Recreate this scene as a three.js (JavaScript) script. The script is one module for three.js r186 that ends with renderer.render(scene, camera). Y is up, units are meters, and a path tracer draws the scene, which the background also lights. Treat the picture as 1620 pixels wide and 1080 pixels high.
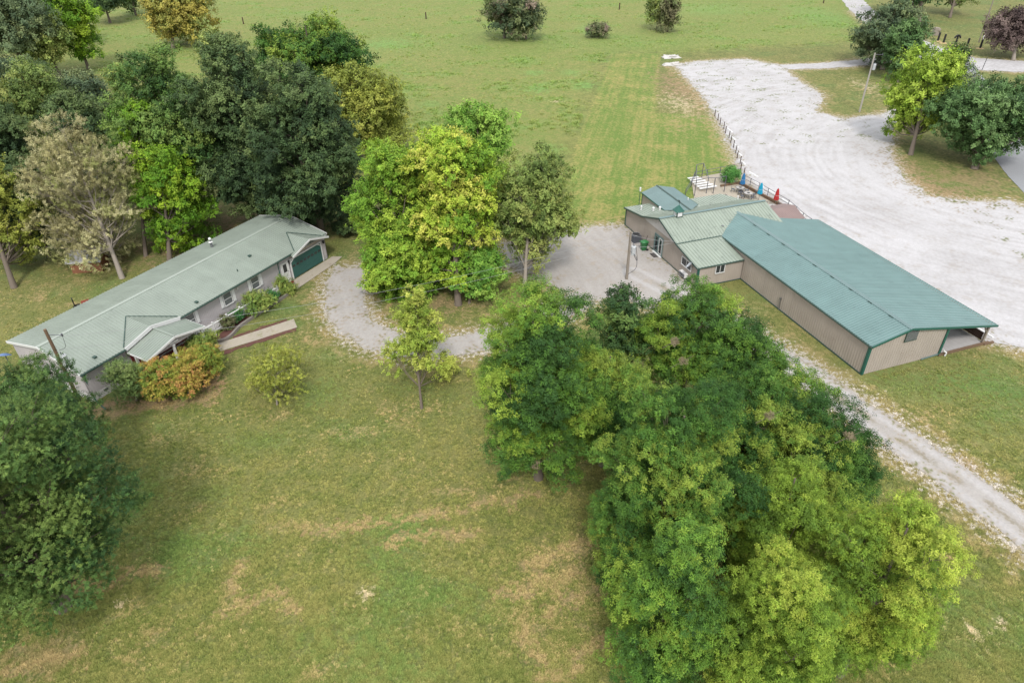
import * as THREE from 'three';
import { mergeGeometries } from 'three/addons/utils/BufferGeometryUtils.js';
import { createNoise2D } from 'simplex-noise';

// ---------------------------------------------------------------- camera, sky, sun, exposure
const scene = new THREE.Scene();
const CAM_H = 38.56, FPX = 1080, PITCH = 34.7 * Math.PI / 180, ROLL = -1.19 * Math.PI / 180;
const camera = new THREE.PerspectiveCamera(2 * Math.atan(540 / FPX) * 180 / Math.PI, 1024 / 682, 0.5, 8000);
camera.position.set(0, CAM_H, 0);
const FWD = new THREE.Vector3(0, -Math.sin(PITCH), -Math.cos(PITCH));
const UP0 = new THREE.Vector3(0, Math.cos(PITCH), -Math.sin(PITCH)), RT0 = new THREE.Vector3(1, 0, 0);
const RT = RT0.clone().multiplyScalar(Math.cos(ROLL)).addScaledVector(UP0, Math.sin(ROLL));
const UP = UP0.clone().multiplyScalar(Math.cos(ROLL)).addScaledVector(RT0, -Math.sin(ROLL));
camera.quaternion.setFromRotationMatrix(new THREE.Matrix4().makeBasis(RT, UP, FWD.clone().negate()));
scene.add(camera);

const SKY = 1.14;                                    // zenith brightness of the overcast sky
{
  const w = 128, h = 64, d = new Float32Array(w * h * 4);
  const sn = createNoise2D(rng(5));
  for (let j = 0; j < h; j++) for (let i = 0; i < w; i++) {
    const el = ((j + 0.5) / h - 0.5) * Math.PI, az = (i + 0.5) / w * 2 * Math.PI, k = (j * w + i) * 4;
    const s = Math.max(0, Math.sin(el));
    const c = Math.cos(el);
    let L = SKY * (0.84 + 0.16 * s) * (1 + 0.06 * sn(Math.cos(az) * c * 2, Math.sin(az) * c * 2 + s));
    if (el < 0) L = SKY * 0.25;
    d[k] = L * 0.975; d[k + 1] = L; d[k + 2] = L * (1.05 - 0.02 * s); d[k + 3] = 1;
  }
  const t = new THREE.DataTexture(d, w, h, THREE.RGBAFormat, THREE.FloatType);
  t.mapping = THREE.EquirectangularReflectionMapping; t.magFilter = THREE.LinearFilter; t.minFilter = THREE.LinearFilter;
  t.wrapS = THREE.RepeatWrapping; t.needsUpdate = true;
  scene.background = t; scene.environment = t;
}
const sun = new THREE.DirectionalLight(new THREE.Color(1, 0.95, 0.89), 2.2);
sun.position.set(2, 125, 30); sun.target.position.set(0, 0, -70);
sun.castShadow = true; sun.shadow.radius = 20; sun.shadow.mapSize.set(4096, 4096);
Object.assign(sun.shadow.camera, { left: -220, right: 220, top: 220, bottom: -220, near: 1, far: 600 });
sun.shadow.camera.updateProjectionMatrix();
scene.add(sun, sun.target);
const renderer = new THREE.WebGLRenderer({ antialias: true });
renderer.toneMapping = THREE.LinearToneMapping;
renderer.toneMappingExposure = 1.28;
renderer.outputColorSpace = THREE.SRGBColorSpace;
renderer.shadowMap.enabled = true; renderer.shadowMap.type = THREE.PCFSoftShadowMap;
renderer.setSize(1024, 682);

// ---------------------------------------------------------------- helpers
function rng(seed) { let a = seed >>> 0; return () => { a = a + 0x6D2B79F5 | 0; let t = Math.imul(a ^ a >>> 15, 1 | a); t = t + Math.imul(t ^ t >>> 7, 61 | t) ^ t; return ((t ^ t >>> 14) >>> 0) / 4294967296; }; }
const V = (x, y, z) => new THREE.Vector3(x, y, z);
const clamp = (x, a, b) => Math.min(b, Math.max(a, x)), lerp = (a, b, t) => a + (b - a) * t;
const sstep = (a, b, x) => { const t = clamp((x - a) / (b - a), 0, 1); return t * t * (3 - 2 * t); };
const lin = c => { c /= 255; return c <= 0.04045 ? c / 12.92 : Math.pow((c + 0.055) / 1.055, 2.4); };
const s8 = c => Math.round(255 * clamp(c <= 0.0031308 ? 12.92 * c : 1.055 * Math.pow(c, 1 / 2.4) - 0.055, 0, 1));
const GAIN = 1.42;                                  // how much brighter a flat surface is pictured than its own colour
const own = (r, g, b, k = 1) => [lin(r) / GAIN * k, lin(g) / GAIN * k, lin(b) / GAIN * k];   // pictured sRGB colour -> the surface's own colour, linear
const col = (r, g, b, k = 1) => new THREE.Color().setRGB(...own(r, g, b, k));
const N1 = createNoise2D(rng(11)), N2 = createNoise2D(rng(22)), N3 = createNoise2D(rng(33));
const fbm = (n, x, y) => n(x, y) * 0.55 + n(x * 2.1 + 7, y * 2.1) * 0.28 + n(x * 4.3, y * 4.3 + 3) * 0.17;
// a point of the survey photograph -> the place on the ground plane (or at height h)
function rayDir(px, py) { return FWD.clone().addScaledVector(RT, (px - 810) / FPX).addScaledVector(UP, -(py - 540) / FPX); }
function G(px, py, h = 0) { const d = rayDir(px, py), t = (h - CAM_H) / d.y; return V(d.x * t, h, d.z * t); }
const names = {};
function numbered(n) { const k = names[n] = (names[n] ?? -1) + 1; return k ? n + '_' + String(k).padStart(3, '0') : n; }
function tag(o, label, category, group, kind) { Object.assign(o.userData, label ? { label } : {}, category ? { category } : {}, group ? { group } : {}, kind ? { kind } : {}); return o; }
function thing(name, label, category, pos = [0, 0, 0], turn = 0, group, parent) {
  const o = new THREE.Group(); o.name = numbered(name); scene.add(o);
  o.position.set(...pos); o.rotation.y = turn; tag(o, label, category, group); return o;
}
function obj(name, geos, mat, parent = scene) {
  const list = (Array.isArray(geos) ? geos : [geos]);
  const g = list.length > 1 ? mergeGeometries(list.map(norm)) : list[0];
  const m = new THREE.Mesh(g, mat); m.name = parent === scene ? numbered(name) : name; m.castShadow = m.receiveShadow = true; parent.add(m); return m;
}
function norm(g) { if (!g.index) { g = g.clone(); const n = g.attributes.position.count; g.setIndex([...Array(n).keys()]); } for (const k of Object.keys(g.attributes)) if (!['position', 'normal', 'uv'].includes(k)) g.deleteAttribute(k); return g; }
function struct(name, geos, mat) { const m = obj(name, geos, mat); m.userData.kind = 'structure'; return m; }
function bx(w, h, d, x, y, z, ry = 0) { const g = new THREE.BoxGeometry(w, h, d); if (ry) g.rotateY(ry); return g.translate(x, y, z); }   // x,y,z the centre
function bar(a, b, r1, r2 = r1, n = 6) {
  const d = b.clone().sub(a), g = new THREE.CylinderGeometry(r2, r1, d.length(), n, 1);
  g.applyQuaternion(new THREE.Quaternion().setFromUnitVectors(V(0, 1, 0), d.clone().normalize()));
  return g.translate((a.x + b.x) / 2, (a.y + b.y) / 2, (a.z + b.z) / 2);
}
function beam(a, b, w, h) {                         // squared bar, w across, h deep
  const d = b.clone().sub(a), g = new THREE.BoxGeometry(w, h, d.length());
  const z = d.clone().normalize(); let x = V(0, 1, 0).cross(z); if (x.lengthSq() < 1e-4) x = V(1, 0, 0); x.normalize(); const y = z.clone().cross(x);
  g.applyMatrix4(new THREE.Matrix4().makeBasis(x, y, z)); return g.translate((a.x + b.x) / 2, (a.y + b.y) / 2, (a.z + b.z) / 2);
}
function tubeG(pts, r, seg = 24, n = 5) { return new THREE.TubeGeometry(new THREE.CatmullRomCurve3(pts), seg, r, n); }
function quads(list) {                              // list of [a,b,c,d] corners -> flat shaded geometry
  const p = [], uv = [];
  for (const q of list) { const f = q.length === 3 ? [[0, 1, 2]] : [[0, 1, 2], [0, 2, 3]]; for (const t of f) for (const i of t) { p.push(q[i].x, q[i].y, q[i].z); uv.push((q[i].x + q[i].z * 0.37) / 40, (q[i].y + q[i].z) / 40); } }
  const g = new THREE.BufferGeometry(); g.setAttribute('position', new THREE.Float32BufferAttribute(p, 3)); g.setAttribute('uv', new THREE.Float32BufferAttribute(uv, 2));
  g.computeVertexNormals(); return norm(g);
}
// a convex sheet of ribbed metal or board: O origin, U along, Vv up the slope, poly in (u, v); profile repeats every pitch
function ribbed(O, U, Vv, poly, pitch, ribH, ribW = 0.07, thick = 0.04) {
  const N = U.clone().cross(Vv).normalize(); if (N.y < -1e-6) N.negate();
  const us = poly.map(p => p[0]), u0 = Math.min(...us), u1 = Math.max(...us);
  const range = u => {
    let a = Infinity, b = -Infinity;
    for (let i = 0; i < poly.length; i++) {
      const [p, q] = [poly[i], poly[(i + 1) % poly.length]];
      if ((p[0] - u) * (q[0] - u) > 0) continue;
      if (Math.abs(p[0] - q[0]) < 1e-9) { for (const e of [p, q]) { a = Math.min(a, e[1]); b = Math.max(b, e[1]); } continue; }
      const v = p[1] + (q[1] - p[1]) * (u - p[0]) / (q[0] - p[0]); a = Math.min(a, v); b = Math.max(b, v);
    } return [a, b];
  };
  const S = [[u0, 0]];
  for (let u = u0 + pitch / 2; u < u1 - ribW; u += pitch) S.push([u - ribW / 2, 0], [u - ribW / 4, ribH], [u + ribW / 4, ribH], [u + ribW / 2, 0]);
  for (const c of us) if (c > u0 + 1e-6 && c < u1 - 1e-6) S.push([c, 0]);
  S.push([u1, 0]); S.sort((a, b) => a[0] - b[0]);
  const at = (u, v, h) => O.clone().addScaledVector(U, u).addScaledVector(Vv, v).addScaledVector(N, h);
  const p = [], uv = [], off = (O.x * 0.13 + O.z * 0.07) % 1;
  const tri = (...c) => { for (const [u, v, h] of c) { const q = at(u, v, h); p.push(q.x, q.y, q.z); uv.push(u / 40 + off, v / 40 + off * 0.6); } };
  for (let i = 0; i + 1 < S.length; i++) {
    const [ua, ha] = S[i], [ub, hb] = S[i + 1]; if (ub - ua < 1e-6) continue;
    const [a0, a1] = range(ua), [b0, b1] = range(ub);
    tri([ua, a0, ha], [ub, b0, hb], [ub, b1, hb]); tri([ua, a0, ha], [ub, b1, hb], [ua, a1, ha]);
  }
  if (thick) for (let i = 1; i + 1 < poly.length; i++) tri([...poly[0], -thick], [...poly[i + 1], -thick], [...poly[i], -thick]);
  if (thick) for (let i = 0; i < poly.length; i++) { const [a, b] = [poly[i], poly[(i + 1) % poly.length]]; tri([...a, 0], [...b, 0], [...b, -thick]); tri([...a, 0], [...b, -thick], [...a, -thick]); }
  const g = new THREE.BufferGeometry(); g.setAttribute('position', new THREE.Float32BufferAttribute(p, 3)); g.setAttribute('uv', new THREE.Float32BufferAttribute(uv, 2)); g.computeVertexNormals(); return norm(g);
}
// roof slope given its four (or more) corners in 3D: first two on the eave
function slope(pts, pitch, ribH, ribW, thick) {
  const O = pts[0], U = pts[1].clone().sub(O).normalize(); const n = U.clone().cross(pts[2].clone().sub(O)).normalize(); const Vv = n.clone().cross(U).normalize();
  if (Vv.dot(pts[2].clone().sub(O)) < 0) Vv.negate();
  return ribbed(O, U, Vv, pts.map(p => { const d = p.clone().sub(O); return [d.dot(U), d.dot(Vv)]; }), pitch, ribH, ribW, thick);
}
function tex(n, f, colour = true) {                 // f(i, j) -> [r,g,b] linear (colour) or a value 0..1
  const d = new Uint8Array(n * n * 4);
  for (let j = 0; j < n; j++) for (let i = 0; i < n; i++) { const c = f(i, j), k = (j * n + i) * 4; if (colour) { d[k] = s8(c[0]); d[k + 1] = s8(c[1]); d[k + 2] = s8(c[2]); } else d[k] = d[k + 1] = d[k + 2] = clamp(c, 0, 1) * 255; d[k + 3] = 255; }
  const t = new THREE.DataTexture(d, n, n, THREE.RGBAFormat); t.magFilter = THREE.LinearFilter; t.minFilter = THREE.LinearMipmapLinearFilter; t.generateMipmaps = true;
  t.wrapS = t.wrapT = THREE.RepeatWrapping; if (colour) t.colorSpace = THREE.SRGBColorSpace; t.needsUpdate = true; return t;
}
const std = (c, o = {}) => new THREE.MeshStandardMaterial({ color: c, roughness: 0.75, ...o });
// weathering: grain, streaks down the slope and grimy blots, over 40 m
function weathered(c, stain, amt, o = {}) {
  const r = rng(Math.round(c[0] * 1e5)), ox = r() * 100, sz = 1024;
  const map = tex(sz, (i, j) => {
    const x = i / sz * 40 + ox, y = j / sz * 40;
    const streak = N1(x * 2.6, y * 0.25) * 0.5 + N2(x * 7, y * 0.5) * 0.3, blot = sstep(0.25, 0.85, fbm(N3, x * 0.35, y * 0.35) * 0.75 + N1(x * 3, y * 3) * 0.3);
    const m = clamp(blot * amt + Math.max(0, streak) * amt * 0.45, 0, 1), g = 1 + 0.05 * N2(x * 0.4, y * 0.4) + 0.06 * (r() - 0.5) + 0.05 * N3(Math.floor(x / 0.9) * 7.3, 1.5);
    return c.map((v, q) => lerp(v, stain[q], m) * g);
  });
  return new THREE.MeshStandardMaterial({ map, roughness: 0.5, ...o });
}
// ---------------------------------------------------------------- ground: where gravel, mown strip and field lie
const P2 = l => l.map(([x, y]) => { const p = G(x, y); return [p.x, p.z]; });
function ribbon(pts, w) {                           // outline of a lane of width w (number or per point) along pts [x,z]
  const c = new THREE.CatmullRomCurve3(pts.map(p => V(p[0], 0, p[1]))), n = Math.max(12, Math.round(c.getLength() / 1.5)), L = [], R = [];
  for (let i = 0; i <= n; i++) { const t = i / n, p = c.getPoint(t), d = c.getTangent(t), ww = (Array.isArray(w) ? lerp(w[Math.floor(t * (w.length - 1))], w[Math.ceil(t * (w.length - 1))], t * (w.length - 1) % 1) : w) / 2; L.push([p.x + d.z * ww, p.z - d.x * ww]); R.push([p.x - d.z * ww, p.z + d.x * ww]); }
  return L.concat(R.reverse());
}
function rough(poly, amp, step = 0.6, sc = 0.5) {   // ragged outline
  const out = [];
  for (let i = 0; i < poly.length; i++) {
    const a = poly[i], b = poly[(i + 1) % poly.length], l = Math.hypot(b[0] - a[0], b[1] - a[1]), n = Math.max(1, Math.round(l / step));
    for (let k = 0; k < n; k++) { const t = k / n, x = lerp(a[0], b[0], t), z = lerp(a[1], b[1], t); out.push([x + amp * (0.9 * N1(x * sc * 0.5, z * sc * 0.5) + 0.22 * N2(x * sc * 2, z * sc * 2)), z + amp * (0.9 * N2(x * sc * 0.5 + 50, z * sc * 0.5) + 0.22 * N3(x * sc * 2, z * sc * 2))]); }
  } return out;
}
const driveLine = P2([[1760, 950], [1620, 838], [1500, 748], [1375, 662], [1280, 596], [1190, 540], [1110, 492], [1050, 455], [1000, 430]]);
const loopLine = P2([[562, 424], [548, 448], [547, 480], [561, 512], [598, 536], [655, 549], [745, 543], [800, 529], [870, 500], [935, 462]]);
const backLine = P2([[530, 450], [570, 432], [650, 415], [740, 402], [830, 392], [930, 385]]);
const GR = {
  lot: P2([[1068, 104], [1098, 97], [1180, 93], [1236, 103], [1262, 126], [1302, 150], [1290, 176], [1338, 188], [1395, 180], [1428, 168], [1412, 205], [1408, 240], [1428, 280], [1470, 312], [1540, 318], [1600, 318], [1690, 350], [1800, 560], [1700, 575], [1600, 548], [1560, 537], [1310, 362], [1232, 330], [1178, 290], [1160, 240], [1131, 182], [1112, 150]]),
  yard: P2([[905, 362], [960, 357], [990, 357], [1045, 405], [1103, 456], [1110, 480], [1060, 500], [1000, 480], [900, 462], [850, 440], [795, 420], [800, 388]]),
  drive: ribbon(driveLine, 3.6), loop: ribbon(loopLine, [5, 4.2, 3.7, 3.4, 3.3, 3.3]), back: ribbon(backLine, 3.6),
  lane: ribbon(P2([[1240, 106], [1300, 104], [1370, 98], [1440, 88], [1500, 92]]), [4.5, 5, 6]),
  road: ribbon(P2([[1335, -30], [1358, 10], [1400, 42], [1452, 74], [1520, 98], [1580, 103], [1700, 108]]), [7, 7, 8, 13, 12, 10]),
};
const strip = P2([[968, 84], [1046, 84], [1040, 178], [1128, 182], [1178, 280], [1110, 320], [1005, 330], [985, 357], [905, 362], [884, 355], [905, 240]]);
function sdfGrid(polys, x0, z0, x1, z1, step) {
  const nx = Math.ceil((x1 - x0) / step) + 1, nz = Math.ceil((z1 - z0) / step) + 1, d = new Float32Array(nx * nz);
  for (let j = 0; j < nz; j++) for (let i = 0; i < nx; i++) {
    const x = x0 + i * step, z = z0 + j * step; let best = -1e9;
    for (const P of polys) {
      let m = 1e9, inside = false;
      for (let a = 0, b = P.length - 1; a < P.length; b = a++) {
        const [ax, az] = P[a], [bx_, bz] = P[b], ex = bx_ - ax, ez = bz - az, t = clamp(((x - ax) * ex + (z - az) * ez) / (ex * ex + ez * ez + 1e-9), 0, 1);
        const q = (x - ax - ex * t) ** 2 + (z - az - ez * t) ** 2; if (q < m) m = q;
        if ((az > z) !== (bz > z) && x < ex * (z - az) / (bz - az) + ax) inside = !inside;
      }
      m = Math.sqrt(m); best = Math.max(best, inside ? m : -m);
    } d[j * nx + i] = best;
  }
  return (x, z) => { const fx = (x - x0) / step, fz = (z - z0) / step; if (fx < 0 || fz < 0 || fx >= nx - 1 || fz >= nz - 1) return -50; const i = fx | 0, j = fz | 0, u = fx - i, v = fz - j, k = j * nx + i; return (d[k] * (1 - u) + d[k + 1] * u) * (1 - v) + (d[k + nx] * (1 - u) + d[k + nx + 1] * u) * v; };
}
const gravelD = sdfGrid(Object.values(GR), -45, -235, 150, -8, 0.8);      // metres inside (+) or outside (-) the gravel
const stripD = sdfGrid([strip], -10, -190, 60, -60, 0.8);
const fieldD = sdfGrid([P2([[-300, 40], [-300, -60], [1400, -60], [1350, 66], [1050, 84], [966, 86], [905, 240], [880, 352], [640, 352], [520, 330], [300, 150], [140, 115]])], -240, -430, 160, -60, 2);
// bare and worn places seen in the photograph: centre, half sizes (in the survey photo), strength, kind 0 straw 1 bare earth 2 lush 3 pale stone dust
const patches = [[435, 655, 60, 14, .7, 0], [640, 650, 60, 25, .6, 0], [560, 680, 80, 16, .45, 0], [495, 535, 40, 22, .75, 0], [560, 510, 25, 40, .75, 0], [600, 500, 22, 28, .85, 0], [320, 632, 40, 12, .6, 0], [300, 645, 26, 10, .5, 0],
  [170, 645, 34, 18, .95, 1], [240, 636, 70, 13, .95, 1], [330, 612, 26, 26, .95, 1], [1520, 738, 34, 16, 1, 1], [1515, 741, 16, 7, 1, 3], [720, 480, 130, 40, .5, 0], [700, 478, 60, 18, .5, 1], [640, 560, 60, 8, .6, 0],
  [880, 905, 110, 60, .45, 0], [840, 985, 120, 60, .5, 0], [930, 870, 60, 40, .4, 0], [560, 960, 40, 10, .8, 0], [190, 955, 12, 6, 1, 3], [585, 942, 20, 4, .9, 3], [470, 830, 60, 14, .4, 0], [720, 775, 60, 14, .45, 0], [60, 1040, 80, 30, .5, 1], [250, 1000, 100, 30, .4, 0], [500, 1060, 60, 25, .5, 0],
  [260, 690, 40, 18, .4, 0], [310, 800, 30, 12, .45, 0], [365, 930, 22, 34, .45, 0], [100, 450, 90, 30, .45, 0], [60, 470, 40, 12, .6, 0], [170, 400, 90, 25, .6, 0], [120, 480, 30, 8, .6, 0], [300, 390, 80, 30, .8, 1], [420, 350, 140, 28, .7, 1],
  [1085, 145, 45, 42, .9, 1], [1080, 165, 40, 22, .8, 3], [1075, 200, 40, 26, .5, 0], [1450, 290, 45, 28, .9, 1], [1500, 310, 55, 20, .9, 1], [1425, 255, 20, 34, .8, 1], [1540, 285, 70, 22, .6, 1], [1380, 145, 55, 25, .6, 0], [1370, 135, 22, 12, .7, 3], [1570, 105, 30, 10, .7, 1],
  [1240, 480, 90, 16, .35, 0], [1430, 800, 50, 20, .5, 0], [1590, 640, 30, 14, .3, 0], [1470, 660, 45, 14, .55, 0], [1540, 560, 40, 10, .4, 0], [1380, 612, 30, 9, .8, 0], [1470, 585, 60, 8, .5, 0], [1270, 520, 60, 20, .3, 0], [1590, 985, 14, 6, .9, 3], [1540, 1000, 8, 16, .8, 3], [1560, 1015, 20, 4, .7, 3],
  [560, 400, 30, 14, .5, 0], [490, 470, 30, 14, .6, 0], [530, 560, 40, 16, .5, 2], [500, 620, 60, 26, .5, 2], [210, 800, 40, 60, .55, 2], [410, 700, 60, 16, .35, 2], [1420, 610, 120, 26, .5, 2], [1560, 610, 60, 30, .5, 2], [620, 835, 70, 20, .4, 2], [330, 780, 50, 16, .35, 2], [1210, 470, 30, 10, .4, 2], [960, 60, 400, 20, .2, 2],
  [610, 70, 60, 10, .8, 2], [850, 140, 22, 8, .9, 2], [925, 135, 24, 8, .9, 2], [870, 235, 26, 8, .7, 2], [845, 115, 20, 5, .8, 2], [905, 115, 22, 6, .7, 2], [1130, 15, 80, 12, .6, 2], [1300, 25, 60, 20, .7, 2], [680, 165, 20, 6, .6, 2], [930, 45, 24, 8, .6, 2], [500, 20, 60, 6, .5, 2], [880, 160, 10, 3, 1, 3], [365, 590, 80, 9, .35, 0],
].map(([x, y, rx, ry, s, k]) => { const c = G(x, y), ax = G(x + rx, y).sub(c).length(), az = Math.max(0.6, G(x, y - ry).sub(G(x, y + ry)).length() / 2); return [c.x, c.z, ax, az, s, k]; });
// narrow worn lines: cracks, mower lines and old tracks
const lines = [[[470, 840], [540, 832], [640, 822], [740, 800], [860, 780]], [[365, 975], [372, 930], [385, 895]], [[350, 960], [420, 950], [470, 955]], [[1000, 960], [960, 935], [900, 945], [870, 960]], [[835, 1000], [850, 1040], [862, 1070]], [[880, 1060], [925, 1030], [985, 1000]], [[830, 900], [880, 870], [930, 850]], [[1420, 830], [1470, 850], [1500, 880]], [[150, 660], [240, 646], [330, 625]], [[0, 1075], [60, 1050], [110, 1035]], [[0, 900], [130, 930], [250, 895]], [[780, 940], [850, 930], [900, 900]], [[620, 860], [700, 840], [760, 838]]].map(l => P2(l));
const lineD = sdfLines(lines, -50, -75, 50, -18, 0.25);
function sdfLines(ls, x0, z0, x1, z1, step) {
  const nx = Math.ceil((x1 - x0) / step) + 1, nz = Math.ceil((z1 - z0) / step) + 1, d = new Float32Array(nx * nz).fill(9);
  for (const l of ls) for (let i = 0; i + 1 < l.length; i++) {
    const [ax, az] = l[i], [bx_, bz] = l[i + 1], n = Math.ceil(Math.hypot(bx_ - ax, bz - az) / step);
    for (let k = 0; k <= n; k++) { let x = lerp(ax, bx_, k / n), z = lerp(az, bz, k / n); x += N1(x * 0.4, z * 0.4) * 0.6 + N2(x * 2, z * 2) * 0.25; z += N2(x * 0.4, z * 0.4) * 0.6 + N3(x * 2, z * 2) * 0.25; const ci = Math.round((x - x0) / step), cj = Math.round((z - z0) / step);
      for (let q = -5; q <= 5; q++) for (let p = -5; p <= 5; p++) { const ii = ci + p, jj = cj + q; if (ii < 0 || jj < 0 || ii >= nx || jj >= nz) continue; const m = Math.hypot(p, q) * step; if (m < d[jj * nx + ii]) d[jj * nx + ii] = m; } }
  }
  return (x, z) => { const i = Math.round((x - x0) / step), j = Math.round((z - z0) / step); return i < 0 || j < 0 || i >= nx || j >= nz ? 9 : d[j * nx + i]; };
}
const C_ = { green: own(108, 120, 56), olive: own(139, 136, 76), straw: own(176, 154, 108), earth: own(158, 134, 100), lush: own(98, 130, 62), dust: own(198, 182, 146), fgreen: own(120, 143, 62), folive: own(146, 145, 80), flush: own(122, 160, 78), sgreen: own(112, 138, 54), sstraw: own(172, 160, 94), grav: own(196, 190, 184) };
const patchCell = (() => {                          // patches bucketed in 8 m cells
  const m = new Map(); for (const p of patches) { const rx = p[2] * 1.7, rz = p[3] * 1.7; for (let i = Math.floor((p[0] - rx) / 8); i <= Math.floor((p[0] + rx) / 8); i++) for (let j = Math.floor((p[1] - rz) / 8); j <= Math.floor((p[1] + rz) / 8); j++) { const k = i * 10007 + j; (m.get(k) || m.set(k, []).get(k)).push(p); } }
  return (x, z) => m.get(Math.floor(x / 8) * 10007 + Math.floor(z / 8));
})();
const STR = Math.atan2(strip[10][1] - strip[0][1], strip[10][0] - strip[0][0]), sc_ = Math.cos(STR), ss_ = Math.sin(STR);
function groundColour(x, z, r, out) {
  const a = fbm(N1, x * 0.022, z * 0.022), b = fbm(N2, x * 0.085 + 9, z * 0.085), c = N3(x * 0.42, z * 0.42), d = N1(x * 1.35, z * 1.35), e = N2(x * 4.1, z * 4.1), sk = N3(x * 0.5, z * 2.2);
  const fd = fieldD(x, z), f = fd < -6 ? 0 : sstep(-5, 5, fd + 4 * c), sd = stripD(x, z), s = sstep(-0.4, 0.9, sd + 0.5 * d);
  let t = clamp(0.48 + 0.32 * a + 0.3 * b + 0.3 * c + 0.2 * d + 0.16 * e + (r - 0.5) * 0.7, 0, 1);
  for (let q = 0; q < 3; q++) out[q] = lerp(lerp(C_.green[q], C_.olive[q], t), lerp(C_.fgreen[q], C_.folive[q], clamp(t * 1.0 + 0.25 * sk, 0, 1)), f);
  const mix = (k, w) => { if (w > 0) for (let q = 0; q < 3; q++) out[q] = lerp(out[q], k[q], w); };
  // grass species in drifts
  mix(f > 0.5 ? C_.flush : C_.lush, 0.6 * sstep(0.1, 0.75, fbm(N3, x * 0.05 + 3, z * 0.07) + 0.3 * d + 0.2 * e));
  mix(C_.straw, (1 - 0.6 * f) * 0.56 * sstep(0.5, 0.95, 0.7 * fbm(N1, x * 0.13 + 40, z * 0.2) + 0.4 * d + 0.35 * e + 0.5 * (r - 0.5) + 0.08));
  if (s > 0) {
    const w = x * -ss_ + z * sc_, l = x * sc_ + z * ss_, cut = 0.5 + 0.6 * N2(w * 0.75, l * 0.02) + 0.3 * N1(w * 2.1, l * 0.05), cross = 0.5 + 0.5 * N3(l * 0.5, w * 0.04);
    const v = clamp(0.42 * cut + 0.18 * cross + 0.34 * c * (0.6 + 0.4 * sk) + 0.4 * b + 0.3 * d + 0.15 * e + 0.1 + 0.3 * (r - 0.5) - 0.12, 0, 1);
    for (let q = 0; q < 3; q++) out[q] = lerp(out[q], lerp(C_.sgreen[q], C_.sstraw[q], v), s);
  }
  const pc = patchCell(x, z);
  if (pc) for (const p of pc) {
    const q = Math.hypot((x - p[0]) / p[2], (z - p[1]) / p[3]); if (q > 1.7) continue;
    const vein = 0.45 - 1.6 * Math.abs(N2(x * 0.7 + 0.5 * e, z * 0.7 + 0.5 * d)), m = p[5] === 0 || p[5] === 3 ? sstep(0.3, 0.75, 0.78 - q * 0.75 + 0.4 * c + 0.35 * d + 0.5 * e + 0.5 * vein + 0.6 * (r - 0.5) - (p[5] ? 0 : 0.2)) * Math.min(1, p[4] + 0.15) : sstep(0.1, 0.7, 0.9 - q * 0.85 + 0.4 * c + 0.45 * d + 0.3 * e + 0.5 * (r - 0.5)) * p[4];
    mix([C_.straw, C_.earth, f > 0.5 ? C_.flush : C_.lush, C_.dust][p[5]], m);
  }
  const ld = lineD(x, z); if (ld < 1.2) mix(C_.straw, 0.85 * sstep(0.5, 0.05, ld + 0.35 * e + 0.4 * d + 0.2 * c));
  const gd = gravelD(x, z);
  if (gd > -4) { mix(C_.straw, 0.6 * sstep(-3.2, -0.2, gd + 1.1 * c + 0.9 * d)); mix(C_.grav, 0.85 * sstep(-0.2, 0.25, 0.5 * e + 0.5 * d + 0.6 * (r - 0.5) + 0.42 * Math.max(-3, gd) + 0.1)); }
  const g = 0.76 + 0.48 * r + 0.07 * e + 0.07 * d; for (let q = 0; q < 3; q++) out[q] = Math.max(0.004, out[q] * g);
  return out;
}
function groundTex(n, x0, z0, size, seed) { const r = rng(seed), o = [0, 0, 0], px = size / n; return tex(n, (i, j) => groundColour(x0 + (i + 0.5) * px, z0 + (j + 0.5) * px, r(), o)); }
function sheet(outer, holes, y, uvf) {
  const sh = new THREE.Shape(outer.map(p => new THREE.Vector2(p[0], -p[1]))); for (const h of holes) sh.holes.push(new THREE.Path(h.map(p => new THREE.Vector2(p[0], -p[1]))));
  const g = new THREE.ShapeGeometry(sh); g.rotateX(-Math.PI / 2); g.translate(0, y, 0);
  const P = g.attributes.position, uv = new Float32Array(P.count * 2); for (let i = 0; i < P.count; i++) { const q = uvf(P.getX(i), P.getZ(i)); uv[2 * i] = q[0]; uv[2 * i + 1] = q[1]; }
  g.setAttribute('uv', new THREE.BufferAttribute(uv, 2)); return g;
}
const rect = (x0, z0, x1, z1) => [[x0, z0], [x1, z0], [x1, z1], [x0, z1]];
const bumpN = (() => { const r = rng(77); return tex(512, (i, j) => { const x = i / 512 * 40, y = j / 512 * 40; return 0.5 + 0.22 * N1(x, y) + 0.2 * N2(x * 2.7, y * 2.7) + 0.35 * (r() - 0.5); }, false); })();
const bumpAt = k => { const t = bumpN.clone(); t.repeat.set(k, k); t.needsUpdate = true; return t; };
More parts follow.
